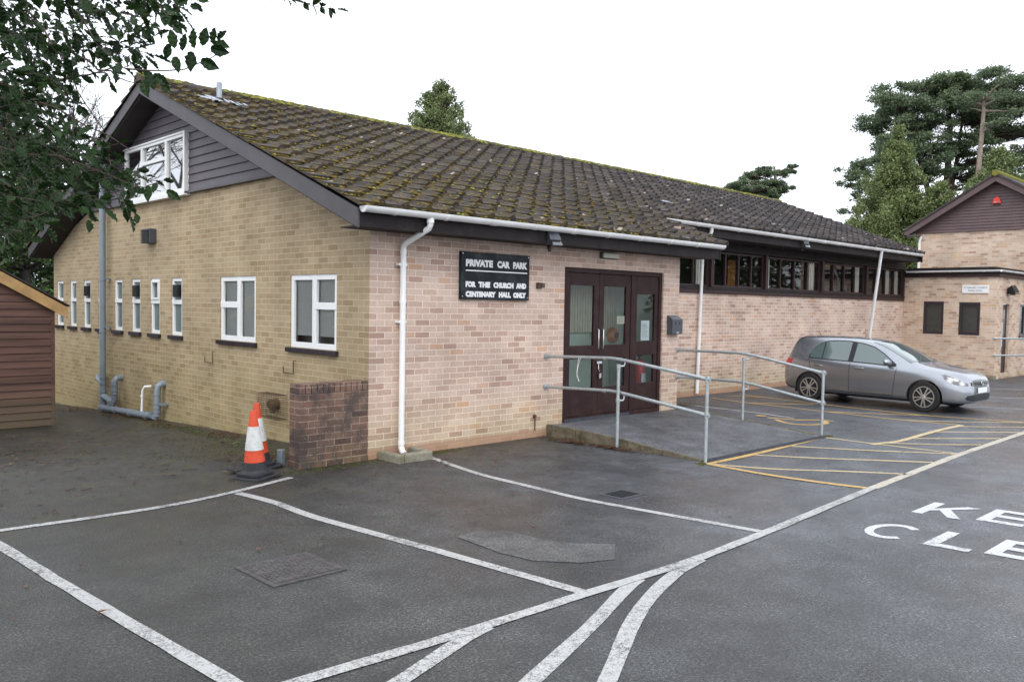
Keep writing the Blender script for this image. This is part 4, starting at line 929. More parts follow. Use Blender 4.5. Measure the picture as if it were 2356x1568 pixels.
# ---------------------------------------------------------------- shed on the left
sh = thing('timber_shed', 'brown weatherboarded garden shed with orange fascia at the left edge', 'shed', (-2.5, 6.5, -.25))
b = MB(); zb0 = -.30; k = 0; X1 = -1.52
while True:
    za = zb0+k*.115; zt = za+.118
    xr = X1
    xl = -4.6
    topz = lambda x: 1.70+(X1-x)*.565 if x > -3.0 else 1.70+1.48*.565-(-3.0-x)*.565
    if za > 2.45: break
    def clip(z):   # right end of this board under the roof slope
        return X1 if z < 1.66 else X1-(z-1.66)/.565
    ra, rb = clip(za), clip(zt)
    la, lb = (xl if za < 1.66 else -6.0-ra+X1*0+0), 0
    la = -4.48 if za < 1.66 else -4.48+(za-1.66)/.565; lb = -4.48 if zt < 1.66 else -4.48+(zt-1.66)/.565
    if ra <= la+.02: break
    b.add([(la, 6.482, za), (ra, 6.482, za), (rb, 6.50, zt), (lb, 6.50, zt), (la, 6.50, za), (ra, 6.50, za)], [(0, 1, 2, 3), (0, 4, 5, 1)])
    if zt < 1.7: b.add([(X1+.018, 6.5, za), (X1+.018, 8.6, za), (X1, 8.6, zt), (X1, 6.5, zt), (X1, 6.5, za), (X1, 8.6, za)], [(0, 1, 2, 3), (0, 4, 5, 1)])
    k += 1
b.box(-4.5, X1+.0, 8.58, 8.6, -.5, 1.66)
b.build('wall', 'shed_boards', sh)
MB().box(X1-.03, X1+.024, 6.475, 6.53, -.3, 1.62).build('corner_post', 'shed_boards', sh, bevel=.003)
def slab(b, x0, z0, x1, z1, y0, y1, t0, t1): b.add([(x0, y0, z0+t0), (x1, y0, z1+t0), (x1, y0, z1+t1), (x0, y0, z0+t1), (x0, y1, z0+t0), (x1, y1, z1+t0), (x1, y1, z1+t1), (x0, y1, z0+t1)], [(0, 1, 2, 3), (7, 6, 5, 4), (0, 4, 5, 1), (1, 5, 6, 2), (2, 6, 7, 3), (3, 7, 4, 0)])
b = MB(); slab(b, -1.33, 1.58, -3.0, 2.54, 6.40, 6.43, -.07, .11); slab(b, -4.67, 1.58, -3.0, 2.54, 6.40, 6.43, -.07, .11); b.build('bargeboard', 'fascia_wood', sh, bevel=.005)
b = MB(); slab(b, -1.30, 1.585, -3.0, 2.55, 6.38, 8.75, .112, .135); slab(b, -4.70, 1.585, -3.0, 2.55, 6.38, 8.75, .112, .135); b.build('roof', 'soffit', sh)

# ---------------------------------------------------------------- the block and gabled house at the far right
an = thing('parish_annex', 'flat-roofed brick annex with a brown boarded gable house rising behind', 'building', (21, 0, 0))
AX = RX
b = MB(); wallp(b, 'x', AX, -.69, 1.84, -.3, 2.9, [(.69, 1.25, 1.21, 2.155), (-.28, .28, 1.21, 2.14)], .07)
wallp(b, 'y', -.69, AX, 30., -.3, 2.92, [(20.95, 21.55, .15, 2.11), (22.55, 23.6, 1.2, 2.11)], .09)
b.build('annex_wall', 'brick_annex', an)
b = MB(); wallp(b, 'x', 24., -3.2, 2.82, 2.5, 4.46); b.add([(24, 2.82, 3.0), (34, 2.82, 3.0), (34, 2.82, 4.5), (24, 2.82, 4.5)], [(0, 1, 2, 3)]); b.build('house_wall', 'brick_annex', an)
b = MB(); b.box(AX-.07, 30, -.76, 1.9, 2.86, 2.93).build('eaves_board', 'frame_brown', an)
b = MB(); b.box(AX-.10, 30, -.80, 1.80, 2.96, 2.99).box(AX+.1, 30, -.6, 1.80, 2.99, 3.14).build('flat_roof', 'timber_dark', an)
MB().box(AX-.075, 30, -.765, 1.86, 2.93, 3.02).build('fascia', 'timber_dark', an)
gutter(-.80, 1.72, AX-.12, 3.04, .05, an, axis='y', br=.9); gutter(AX-.12, 29, -.80, 3.04, .05, an, br=.9)
for (a0, a1, z0, z1) in ((.69, 1.25, 1.21, 2.155), (-.28, .28, 1.21, 2.14)):
    wo = win('x', AX, a0, a1, z0, z1, .075, [], 'frame_dark', 'glass', None, None, 'dark_room', parent=an)
wo = win('y', -.69, 22.55, 23.6, 1.2, 2.11, .06, [('v', 23.05, 1.2, 2.11)], 'frame_dark', 'glass', 'frame_dark', None, 'dark_room', parent=an)
for a in (.97, 0.):   # soldier course over the windows
    b = MB()
    for i in range(8): b.box(AX-.003, AX+.01, a-.30+i*.075, a-.235+i*.075, 2.16, 2.375)
    b.build('soldier_course', 'brick_annex', an)
dr = MB().box(20.97, 21.53, -.63, -.59, .16, 2.10).build('door', 'door_brown', an); MB().box(21.02, 21.06, -.67, -.63, .9, 1.6).build('handle', 'chrome', dr)
MB().pq('y', -.63, 21.10, 21.40, 1.2, 1.95, .004).build('door_pane', 'glass', dr)
MB().box(AX-.02, AX+.1, -.72, 1.84, -.1, .11).build('plinth', 'concrete', an)
MB().tube([(24-.07, 2.70, 4.36), (24-.07, 2.74, 4.2), (24-.07, 2.74, 3.0)], .04, 10).build('downpipe', 'gutter', an, smooth=True)
GY, GZ, GS = .44, 6.16, .60
b = MB()
for i in range(17):
    za = 4.46+i*.095; hb = (GZ-.12-za)/GS; hc = (GZ-.12-za-.095)/GS
    if hc <= .02: break
    b.add([(23.95, GY-hb, za), (23.95, GY+hb, za), (23.972, GY+hc, za+.095), (23.972, GY-hc, za+.095), (24, GY-hb, za), (24, GY+hb, za)], [(0, 1, 2, 3), (0, 4, 5, 1)])
b.build('gable_cladding', 'annex_clad', an)
b = MB()
def rk(x0, x1, s, t0, t1):
    L = 2.72; vs = []
    for x in (x0, x1): vs += [(x, GY, GZ+t0), (x, GY+s*L, GZ-GS*L+t0), (x, GY+s*L, GZ-GS*L+t1), (x, GY, GZ+t1)]
    b.add(vs, [(0, 1, 2, 3), (7, 6, 5, 4), (0, 4, 5, 1), (1, 5, 6, 2), (2, 6, 7, 3), (3, 7, 4, 0)])
rk(23.68, 23.71, 1, -.20, .0); rk(23.68, 23.71, -1, -.20, .0); b.box(23.68, 24, 2.72, 3.16, 4.36, 4.40); b.build('bargeboard', 'annex_clad', an)
b = MB(); rk(23.711, 24., 1, -.19, -.17); rk(23.711, 24., -1, -.19, -.17); b.build('soffit', 'annex_clad', an)
b = MB(); rk(23.64, 33, 1, .003, .07); rk(23.64, 33, -1, .003, .07); b.build('house_roof', 'tiles', an)
MB().tube([(23.60, GY, GZ+.05), (33, GY, GZ+.05)], .10, 10).build('ridge_tiles', 'moss_green', an, smooth=True)
t = thing('alarm_box', 'red bell box on the brown boarded gable at the far right', 'alarm box', (23.9, .45, 5.4))
MB().prism([(23.88, .58, 5.28), (23.88, .32, 5.28), (23.88, .36, 5.42), (23.88, .43, 5.50), (23.88, .47, 5.50), (23.88, .54, 5.42)], (.07, 0, 0)).build('cover', 'alarm_red', t, bevel=.02); MB().box(23.865, 23.88, .38, .52, 5.31, 5.34).build('strobe', 'lens', t)
t = thing('parish_sign', 'white sign with two lines of small lettering on the annex brick', 'sign', (AX, -.14, 2.5))
MB().box(AX-.03, AX-.001, -.485, .205, 2.40, 2.625).build('board', 'sign_white', t, bevel=.003)
put_text('lettering', "ST. MARGRET'S CHURCH", 'text_grey', t, 'x', AX-.031, .155, -.44, 2.53, .052, .0); put_text('lettering', 'PARISH ROOM', 'text_grey', t, 'x', AX-.031, .04, -.32, 2.445, .048, .0)
t = thing('floodlight', 'black floodlight on the annex corner above its brown door', 'floodlight', (21.3, -.69, 2.5), 'floodlights on the annex'); local(t)
MB().obox((0, -.14, 0), (.13, -.02, 0), (.014, .065, -.05), (0, .05, .09)).build('housing', 'black_plastic', t, bevel=.01); MB().obox((.0, -.215, -.03), (.11, -.017, 0), (.003, .012, -.008), (0, .05, .075)).build('lens', 'lens', t); MB().box(-.02, .02, -.10, 0, -.10, .02).build('bracket', 'black_plastic', t)
t = thing('handrail', 'pair of pale horizontal pipes before the annex door at the far right edge', 'handrail', (20.3, -.8, 0), 'tubular handrails at the entrance')
for z in (1.15, .68): MB().tube([(20.34, -.66, z), (20.34, -.72, z), (21.2, -1.25, z), (24.5, -1.9, z)], .024, 10).build('rail', 'galv', t, smooth=True)
b = MB()
for x, y in ((21.9, -1.39), (24.3, -1.86)): b.tube([(x, y, 0), (x, y, 1.15)], .022, 10)
b.build('post', 'galv', t, smooth=True)

# ---------------------------------------------------------------- the parked car
def make_car():
    t = thing('parked_car', 'grey metallic five-door hatchback parked nose-out beside the hall', 'car', (10.94, .02, 0)); local(t)
    H = Vector((-.03, -1.)).normalized(); t.rotation_euler = (0, 0, math.atan2(H.y, H.x)); t.location = (11.5, -.11, 0); t.scale = (.872, .885, .885)
    top = [(-.76, .52), (-.755, .70), (-.72, .90), (-.665, 1.02), (-.57, 1.23), (-.50, 1.40), (-.44, 1.465), (-.36, 1.478), (-.1, 1.49), (.35, 1.49), (.85, 1.475), (1.25, 1.44), (1.55, 1.375), (1.85, 1.235), (2.15, 1.085), (2.38, .985), (2.55, .945), (2.85, .905), (3.1, .865), (3.28, .80), (3.38, .72), (3.425, .62), (3.44, .50)]
    def interp(tab, x):
        if x <= tab[0][0]: return tab[0][1]
        for (a, va), (b_, vb) in zip(tab, tab[1:]):
            if x <= b_: return va+(vb-va)*(x-a)/(b_-a)
        return tab[-1][1]
    belt = [(-.76, .50), (-.72, .84), (-.6, .965), (-.3, .985), (.2, .965), (1.2, .925), (2.1, .885), (2.5, .86), (3.0, .78), (3.3, .66), (3.44, .47)]
    wid = [(-.76, .60), (-.74, .70), (-.68, .79), (-.55, .845), (-.3, .875), (.3, .89), (1.3, .893), (2.3, .890), (2.7, .885), (3.0, .865), (3.2, .80), (3.32, .71), (3.40, .58), (3.44, .42)]
    bot = [(-.76, .34), (-.6, .24), (-.2, .20), (.5, .19), (2., .19), (3.0, .19), (3.3, .20), (3.44, .24)]
    xs = [-.76, -.745, -.72, -.69, -.65, -.6, -.55, -.5, -.45, -.4, -.34, -.25, -.1, .1, .35, .6, .85, 1.05, 1.25, 1.4, 1.55, 1.7, 1.85, 2.0, 2.15, 2.28, 2.38, 2.48, 2.6, 2.75, 2.9, 3.02, 3.12, 3.2, 3.27, 3.33, 3.38, 3.41, 3.43, 3.44]
    V, Fc = [], []; NP = 0
    for x in xs:
        zt, zb_, w, z0 = interp(top, x), interp(belt, x), interp(wid, x), interp(bot, x); zb_ = min(zb_, zt-.012)
        h = zt-zb_; g = min(1, max(0, (h-.06)/.42))
        wr = w*.93*(1-g)+(.575)*g if g > 0 else w*.93
        sh = z0+.16
        pts = [(0, z0), (w*.55, z0), (w*.90, z0+.01), (w*.965, z0+.07), (w*.985, sh), (w*1.0, (sh+zb_)/2-.03), (w*.992, zb_-.17*(1 if zb_ > .6 else .3)), (w*.975, zb_-.085*(1 if zb_ > .6 else .3)), (w*.945, zb_-.01), (w*.925, zb_+.012*(1 if h > .05 else .3))]
        for q in (.25, .5, .75, .93):
            yy = (w*.925)+(wr-w*.925)*q; zz = zb_+(h-.055*g-.012*(1-g))*q
            if g < .05: yy = w*(.925-.23*q); zz = zb_+h*(q**.5)*.8
            elif g < 1:
                yn = w*(.925-.23*q); zn = zb_+h*(q**.5)*.8; yy = yn*(1-g)+yy*g; zz = zn*(1-g)+zz*g
            pts.append((yy, zz))
        last = pts[-1]
        pts += [(last[0]*.93, last[1]*.25+zt*.75-.012*g), (last[0]*.62, zt-.004), (last[0]*.3, zt+.004), (0, zt+.006)]
        NP = len(pts)
        V += [(x, y, z) for y, z in pts]+[(x, -y, z) for y, z in pts[1:-1]]
    T = 2*NP-2
    for i in range(len(xs)-1):
        ring = list(range(NP))+[NP+k for k in range(NP-3, -1, -1)]
        for k in range(len(ring)):
            a, b_ = ring[k], ring[(k+1) % len(ring)]
            Fc.append((i*T+a, i*T+b_, (i+1)*T+b_, (i+1)*T+a))
    ring = list(range(NP))+[NP+k for k in range(NP-3, -1, -1)]
    Fc.append(tuple(ring)); Fc.append(tuple((len(xs)-1)*T+k for k in ring[::-1]))
    me = bpy.data.meshes.new('body'); me.from_pydata(V, [], Fc); me.validate()
    bm = bmesh.new(); bm.from_mesh(me); bmesh.ops.recalc_face_normals(bm, faces=bm.faces); bm.to_mesh(me); bm.free()
    body = link('body', me, 'car_paint', t)
    # wheel wells cut out
    cut = MB()
    for wx in (0., 2.60):
        for s in (-1, 1): cut.tube([(wx, s*.60, .315), (wx, s*1.1, .315)], .365, 40)
    cme = bpy.data.meshes.new('c'); cme.from_pydata(cut.v, [], cut.f); cbm = bmesh.new(); cbm.from_mesh(cme); bmesh.ops.recalc_face_normals(cbm, faces=cbm.faces); cbm.to_mesh(cme); cbm.free()
    co = bpy.data.objects.new('c', cme); COL.objects.link(co); co.parent = t
    sb = body.modifiers.new('s', 'SUBSURF'); sb.levels = 1; sb.render_levels = 1
    bo = body.modifiers.new('b', 'BOOLEAN'); bo.object = co; bo.operation = 'DIFFERENCE'; bo.solver = 'EXACT'
    bpy.context.view_layer.update(); dg = bpy.context.evaluated_depsgraph_get()
    nm = bpy.data.meshes.new_from_object(body.evaluated_get(dg)); body.modifiers.clear(); nm.materials.clear(); nm.materials.append(MT['car_paint']); body.data = nm
    COL.objects.unlink(co); bpy.data.objects.remove(co)
    for p in nm.polygons: p.use_smooth = True
    try: nm.set_sharp_from_angle(angle=R(40))
    except Exception: pass
    bm = bmesh.new(); bm.from_mesh(nm); bv = BVHTree.FromBMesh(bm); bm.free()
    def side(x, z, s, off=.004):
        h = bv.ray_cast(Vector((x, s*2, z)), Vector((0, -s, 0))); return Vector((x, (h[0].y+s*off) if h[0] is not None else s*.88, z))
    def front(y, z, off=.005):
        h = bv.ray_cast(Vector((5, y, z)), Vector((-1, 0, 0))); return Vector(((h[0].x+off) if h[0] is not None else 3.44, y, z))
    def patch(lo, hi, x0, x1, s, n=26, m=6, off=.004):   # skin patch between two side curves
        v, f = [], []
        for i in range(n+1):
            x = x0+(x1-x0)*i/n; a, b_ = interp(lo, x), interp(hi, x)
            for j in range(m+1): v.append(side(x, a+(b_-a)*j/m, s, off))
        for i in range(n):
            for j in range(m):
                q = (i*(m+1)+j, (i+1)*(m+1)+j, (i+1)*(m+1)+j+1, i*(m+1)+j+1); f.append(q if s < 0 else q[::-1])
        return v, f
    def pm(name, parts, mat, off_uv=False, smooth=True, parent=t):
        b = MB(); b.sm = True
        for v, f in parts: b.add(v, f)
        return b.build(name, mat, parent, smooth=smooth)
    for s in (1, -1):
        lo = [(-.06, 1.005), (.4, .985), (1.3, .955), (1.97, .925)]
        hi = [(-.06, 1.03), (-.02, 1.13), (.06, 1.24), (.16, 1.32), (.3, 1.37), (.5, 1.39), (.8, 1.39), (1.15, 1.35), (1.4, 1.285), (1.65, 1.155), (1.85, 1.02), (1.97, .935)]
        blk = patch([(a, b_-.022) for a, b_ in lo], [(a, b_+.02) for a, b_ in hi], -.07, 1.975, s, 50, 8, .003); pm('window_trim', [blk], 'black_plastic')
        for nm_, xa, xb in (('quarter_window', -.035, .25), ('rear_window', .275, .89), ('front_window', 1.01, 1.87)): pm(nm_, [patch(lo, hi, xa, xb, s, 30, 8, .008)], 'car_glass')
        b = []
        for (xa, za, xb, zb_) in ((.95, .30, .95, .96), (1.93, .27, 2.0, .90), (.95, .285, 1.93, .285), (-.06, .99, .02, .76), (.02, .76, .38, .44), (.38, .44, .42, .30), (.42, .29, .95, .285)):
            n = 12; v = []
            dx, dz = (xb-xa), (zb_-za); L = math.hypot(dx, dz); nx, nz = -dz/L*.0045, dx/L*.0045
            for i in range(n+1):
                q = i/n; v += [side(xa+dx*q+nx, za+dz*q+nz, s, .0022), side(xa+dx*q-nx, za+dz*q-nz, s, .0022)]
            b.append((v, [(2*i, 2*i+1, 2*i+3, 2*i+2) for i in range(n)]))
        pm('door_gap', b, 'black_plastic')
        b = MB()
        for xh in (.10, 1.08):
            p0, p1 = side(xh, .83, s, .02), side(xh+.20, .825, s, .02)
            b.tube([p0+Vector((0, -s*.02, 0)), p0+Vector((.02, s*.008, 0)), p1+Vector((-.02, s*.008, 0)), p1+Vector((0, -s*.02, 0))], .014, 8)
        b.build('door_handle', 'car_paint', t, smooth=True)
        m0 = side(1.80, .98, s, 0.)
        b = MB(); b.tube([m0, m0+Vector((0, s*.10, .0))], .02, 8)
        mi = b.build('wing_mirror', 'black_plastic', t)
        bm = bmesh.new(); bmesh.ops.create_uvsphere(bm, u_segments=16, v_segments=10, radius=1)
        for v in bm.verts: v.co = Vector((m0.x+.01+v.co.x*.085*(1 if v.co.x > 0 else .6), m0.y+s*(.15)+v.co.y*.105, m0.z+.02+v.co.z*.062))
        mm = bpy.data.meshes.new('mirror_shell'); bm.to_mesh(mm); bm.free()
        for p in mm.polygons: p.use_smooth = True
        link('mirror_shell', mm, 'car_paint', mi)
        # headlight: patch on the front corner, cast towards the car from an oblique direction
        v, f = [], []; n, m = 16, 8
        dvec = Vector((-.62, -s*.78, 0)); 
        for i in range(n+1):
            q = i/n; zlo = .70-.115*q+.055*(1-q)**3-.03*math.sin(PI*q); zhi = .84-.16*q-.05*q*q+.0*math.sin(PI*q)
            if i == 0: zlo = zhi = .79
            for j in range(m+1):
                z = zlo+(zhi-zlo)*j/m
                base = Vector((2.95+.42*q, s*(.86-.28*q*q), z)); o_ = base-dvec*1.5
                h = bv.ray_cast(o_, dvec); v.append((h[0]-dvec*.006) if h[0] is not None else base)
        for i in range(n):
            for j in range(m):
                q = (i*(m+1)+j, (i+1)*(m+1)+j, (i+1)*(m+1)+j+1, i*(m+1)+j+1); f.append(q if s < 0 else q[::-1])
        pm('headlight', [(v, f)], 'lens')
        # tail lamp
        v, f = [], []; dvec = Vector((.55, -s*.83, 0))
        for i in range(9):
            for j in range(7):
                q = i/8; z = .76+.03*q*0+.19*j/6; base = Vector((-.72+.26*q, s*.80, z)); h = bv.ray_cast(base-dvec*1.5, dvec); v.append((h[0]-dvec*.006) if h[0] is not None else base)
        for i in range(8):
            for j in range(6): f.append((i*7+j, (i+1)*7+j, (i+1)*7+j+1, i*7+j+1))
        pm('tail_light', [(v, f)], 'tail')
        # wheels
        for wx in (0., 2.60):
            tag_ = MB().tube([(wx, s*.665, .315), (wx, s*.675, .315), (wx, s*.86, .315), (wx, s*.885, .315)], [.28, .305, .318, .30], 40, True)
            wh = tag_.build('wheel', 'tyre', t, smooth=True)
            y0 = s*.887
            MB().tube([(wx, y0-s*.0, .315), (wx, y0+s*.002, .315)], .213, 36).build('wheel_disc', 'hub_dark', wh)
            b = MB(); b2 = []
            nr = 40
            ringv = []
            for k in range(nr):
                a = 2*PI*k/nr
                for r_, yy in ((.222, y0), (.218, y0+s*.010), (.204, y0+s*.010), (.200, y0)): ringv.append((wx+math.cos(a)*r_, yy, .315+math.sin(a)*r_))
            b.add(ringv, [(4*k+c, 4*k+(c+1) % 4, 4*((k+1) % nr)+(c+1) % 4, 4*((k+1) % nr)+c) for k in range(nr) for c in range(4)])
            for k in range(5):
                a0 = 2*PI*k/5+PI/2*3
                for da in (-.20, .20):
                    a = a0+da; c_, s_ = math.cos(a), math.sin(a); ci, si = math.cos(a0+da*1.35), math.sin(a0+da*1.35)
                    p0 = Vector((wx+ci*.045, y0+s*.014, .315+si*.045)); p1 = Vector((wx+c_*.206, y0+s*.008, .315+s_*.206)); d = (p1-p0); n_ = Vector((-d.z, 0, d.x)).normalized()
                    b.obox((p0+p1)/2, d/2, n_*.0125, Vector((0, .004, 0)))
            b.tube([(wx, y0, .315), (wx, y0+s*.018, .315), (wx, y0+s*.022, .315)], [.055, .048, .03], 20)
            b.build('rim', 'alloy', wh)
    # windscreen and rear glass as patches cast from above
    def topcast(x, y, off):
        h = bv.ray_cast(Vector((x, y, 3)), Vector((0, 0, -1))); n_ = h[1]; return h[0]+Vector((0, 0, 1))*off
    for nm_, xa, xb, ya, yb in (('windscreen', 1.42, 2.34, .50, .70), ('rear_screen', -.40, -.655, .50, .58)):
        v, f = [], []; n, m = 20, 20
        for i in range(n+1):
            x = xa+(xb-xa)*i/n; w_ = ya+(yb-ya)*i/n
            for j in range(m+1): v.append(topcast(x-.10*(2*j/m-1)**2*(1 if xa > 0 else -.3), w_*(2*j/m-1), .007))
        for i in range(n):
            for j in range(m): f.append((i*(m+1)+j, (i+1)*(m+1)+j, (i+1)*(m+1)+j+1, i*(m+1)+j+1))
        pm(nm_, [(v, f)], 'car_glass')
    # lower grille, upper grille, plate, badge
    def fpatch(ylo, yhi, zlo, zhi, off, n=20, m=5, shape=None):
        v, f = [], []
        for i in range(n+1):
            y = ylo+(yhi-ylo)*i/n; q = 2*i/n-1; k = math.sqrt(max(0, 1-abs(q)**6)) if shape else 1
            for j in range(m+1): v.append(front(y, (zlo+zhi)/2+(zhi-zlo)/2*(2*j/m-1)*k, off))
        for i in range(n):
            for j in range(m): f.append((i*(m+1)+j, (i+1)*(m+1)+j, (i+1)*(m+1)+j+1, i*(m+1)+j+1))
        return v, f
    gl = pm('lower_grille', [fpatch(-.66, .66, .27, .405, .004, 30, 5, True)], 'black_plastic')
    pm('grille_bar', [fpatch(-.62, .62, z, z+.006, .010, 30, 1) for z in (.295, .325, .355, .385)], 'grey_box', parent=gl)
    gu = pm('upper_grille', [fpatch(-.50, .50, .585, .655, .004, 30, 4)], 'black_plastic')
    pm('grille_bar', [fpatch(-.48, .48, z, z+.006, .010, 30, 1) for z in (.60, .635)], 'chrome', parent=gu)
    pm('number_plate', [fpatch(-.26, .26, .43, .54, .012, 12, 3)], 'paper')
    c = front(0, .622, .018)
    b = MB(); nr = 24; rv = []
    for k in range(nr):
        a = 2*PI*k/nr
        for r_, xx in ((.056, 0), (.054, .006), (.048, .006), (.046, 0)): rv.append((c.x+xx, math.cos(a)*r_, c.z+math.sin(a)*r_))
    b.add(rv, [(4*k+q, 4*k+(q+1) % 4, 4*((k+1) % nr)+(q+1) % 4, 4*((k+1) % nr)+q) for k in range(nr) for q in range(4)])
    for (ya, za, yb, zb_) in ((-.022, .044, 0, .006), (.022, .044, 0, .006), (-.040, .020, -.017, -.040), (.040, .020, .017, -.040), (-.017, -.040, 0, -.006), (.017, -.040, 0, -.006)):
        p0, p1 = Vector((c.x+.003, ya, c.z+za)), Vector((c.x+.003, yb, c.z+zb_)); d = p1-p0; n_ = Vector((0, -d.z, d.y)).normalized(); b.obox((p0+p1)/2, d/2, n_*.0045, Vector((.002, 0, 0)))
    b.build('badge', 'chrome', t); MB().disc((c.x-.012, 0, c.z), (1, 0, 0), .046, .046, .013).build('badge_backing', 'black_plastic', t)
    MB().box(-.5, 3.1, -.62, .62, .17, .26).build('underbody', 'hub_dark', t)
    MB().tube([(2.36, -.55, .985), (2.2, -.1, 1.10)], .008, 6).tube([(2.40, .05, 1.0), (2.26, .5, 1.06)], .008, 6).build('wiper', 'black_plastic', t)
    MB().tube([(-.18, 0, 1.46), (-.26, 0, 1.58)], .005, 6).build('aerial', 'black_plastic', t)
make_car()

# ---------------------------------------------------------------- trees
def leaves(name, mat, centers, per, size, parent, flat=.7, shape='quad', droop=0., soft=True):
    """many small leaf faces spread through clump ellipsoids (cx,cy,cz,rx,ry,rz)"""
    C = np.array([c[:3] for c in centers]); Rr = np.array([c[3:6] for c in centers]); n = len(C)
    vol = Rr.prod(1)**(2/3); cnt = np.maximum(3, (per*vol/vol.mean()).astype(int)); idx = np.repeat(np.arange(n), cnt); N = len(idx)
    d = rng.normal(size=(N, 3)); d /= np.linalg.norm(d, axis=1)[:, None]; rad = rng.uniform(.25, 1., N)**.5
    P = C[idx]+(np.clip(rng.normal(size=(N, 3)), -2.1, 2.1)*Rr[idx]*.52 if soft else d*rad[:, None]*Rr[idx])+rng.normal(size=(N, 3))*size*.3
    a = rng.normal(size=(N, 3)); a[:, 2] *= (1-flat)+.15; a[:, 2] -= droop; a /= np.linalg.norm(a, axis=1)[:, None]
    u = rng.normal(size=(N, 3)); u[:, 2] *= .5; b = np.cross(a, u); b /= np.linalg.norm(b, axis=1)[:, None]
    s = size*rng.uniform(.6, 1.4, N)[:, None]
    if shape == 'quad': V = np.stack([P-a*s*.5, P+b*s*.28, P+a*s*.6, P-b*s*.28], 1)
    V = V.reshape(-1, 3)-np.array(org(parent)); Fq = np.arange(N*4).reshape(-1, 4)
    me = bpy.data.meshes.new(name); me.vertices.add(N*4); me.vertices.foreach_set('co', V.ravel().astype(np.float32))
    me.loops.add(N*4); me.loops.foreach_set('vertex_index', Fq.ravel().astype(np.int32)); me.polygons.add(N)
    me.polygons.foreach_set('loop_start', np.arange(0, N*4, 4, dtype=np.int32)); me.polygons.foreach_set('loop_total', np.full(N, 4, dtype=np.int32)); me.update(calc_edges=True)
    return link(name, me, mat, parent)
Fh = Vector((math.cos(YAW), math.sin(YAW), 0)); Rh = Vector((math.sin(YAW), -math.cos(YAW), 0))
def base_at(a, d): p = CP+Fh*d+Rh*a; return Vector((p.x, p.y, 0))
def limb(b, p0, p1, r0, r1, wob=.06, n=6, sag=0.):
    p0, p1 = Vector(p0), Vector(p1); L = (p1-p0).length; pts = []
    for i in range(n+1):
        q = i/n; w = math.sin(PI*q)*wob*L
        pts.append(p0.lerp(p1, q)+Vector((random.uniform(-1, 1)*w, random.uniform(-1, 1)*w, random.uniform(-.5, .5)*w-sag*math.sin(PI*q)*L)))
    b.tube(pts, [r0+(r1-r0)*i/n for i in range(n+1)], 6, False)
def tree(name, label, base, trunks, clumps, per, size, lmat, bmat, group=None, flat=.7, droop=0., limb_r=.08):
    t = thing(name, label, 'tree', base, group); B = Vector(base)
    b = MB(); axis = []
    for tr, r0 in trunks:
        P = [B+Rh*a+Fh*f+Vector((0, 0, z)) for a, f, z in tr]; m = len(P)
        b.tube(P, [r0*(1-.7*i/(m-1)) for i in range(m)], 10, False); axis += [(P[i].lerp(P[i+1], q), r0) for i in range(m-1) for q in (0, .33, .66)]
    W_c = []
    for (a, f, z, ra, rz_) in clumps:
        p = B+Rh*a+Fh*f+Vector((0, 0, z)); W_c.append((p.x, p.y, p.z, ra, ra, rz_))
        cand = min(axis, key=lambda q: (q[0]-p).length+abs(max(0, q[0].z-p.z+.3))*2); limb(b, cand[0], p, limb_r*min(1.5, .5+ra*.4), .02, .05)
    b.build('trunk', bmat, t, smooth=True, uv=True)
    leaves('crown', lmat, W_c, per, size, t, flat, droop=droop)
    return t
def fx(u, u0, d): return (u-u0)*d/1958.7
def fz(u, v, d): return 1.84+((702+.0169*(u-1178))-v)*d/1958.7
# big pine at the right
d = 62.; u0 = 2190; B = base_at(fx(u0, 1178, d), d)
cl = []
pads = [(2010, 270, 48, 26), (2045, 225, 45, 28), (2090, 240, 45, 30), (2110, 205, 48, 24), (2160, 200, 55, 26), (2215, 195, 60, 24), (2270, 190, 60, 22), (2320, 200, 55, 26), (2360, 235, 40, 30), (2120, 270, 50, 26), (2180, 260, 50, 28), (2240, 250, 55, 28), (2300, 240, 50, 26), (2330, 300, 50, 22),
        (2290, 290, 42, 22), (2060, 290, 36, 18), (2030, 330, 36, 20), (1985, 372, 36, 18), (1958, 398, 26, 14), (2000, 415, 34, 18), (2020, 360, 40, 24), (2100, 315, 40, 20), (2200, 320, 50, 26), (2150, 340, 40, 22), (2250, 345, 44, 24), (2310, 350, 44, 20), (2345, 355, 34, 18), (1970, 440, 22, 14), (1985, 470, 24, 16), (2060, 380, 40, 26), (2120, 390, 40, 26), (2215, 385, 40, 22),
        (2260, 400, 40, 20), (2340, 410, 24, 14), (2145, 192, 24, 9), (2085, 202, 24, 9), (2325, 176, 26, 8), (2400, 215, 40, 24), (2420, 300, 40, 26)]
for (u, v, ru, rv) in [(u, v+9, ru, rv) for u, v, ru, rv in pads]:
    for k in range(13):
        uu, vv = u+random.gauss(0, .55)*ru, v+random.gauss(0, .42)*rv; s = random.uniform(.2, .55)
        cl.append((fx(uu, u0, d), random.uniform(-3, 3), fz(uu, vv, d), ru*s*d/1958.7, rv*s*d/1958.7*.9))
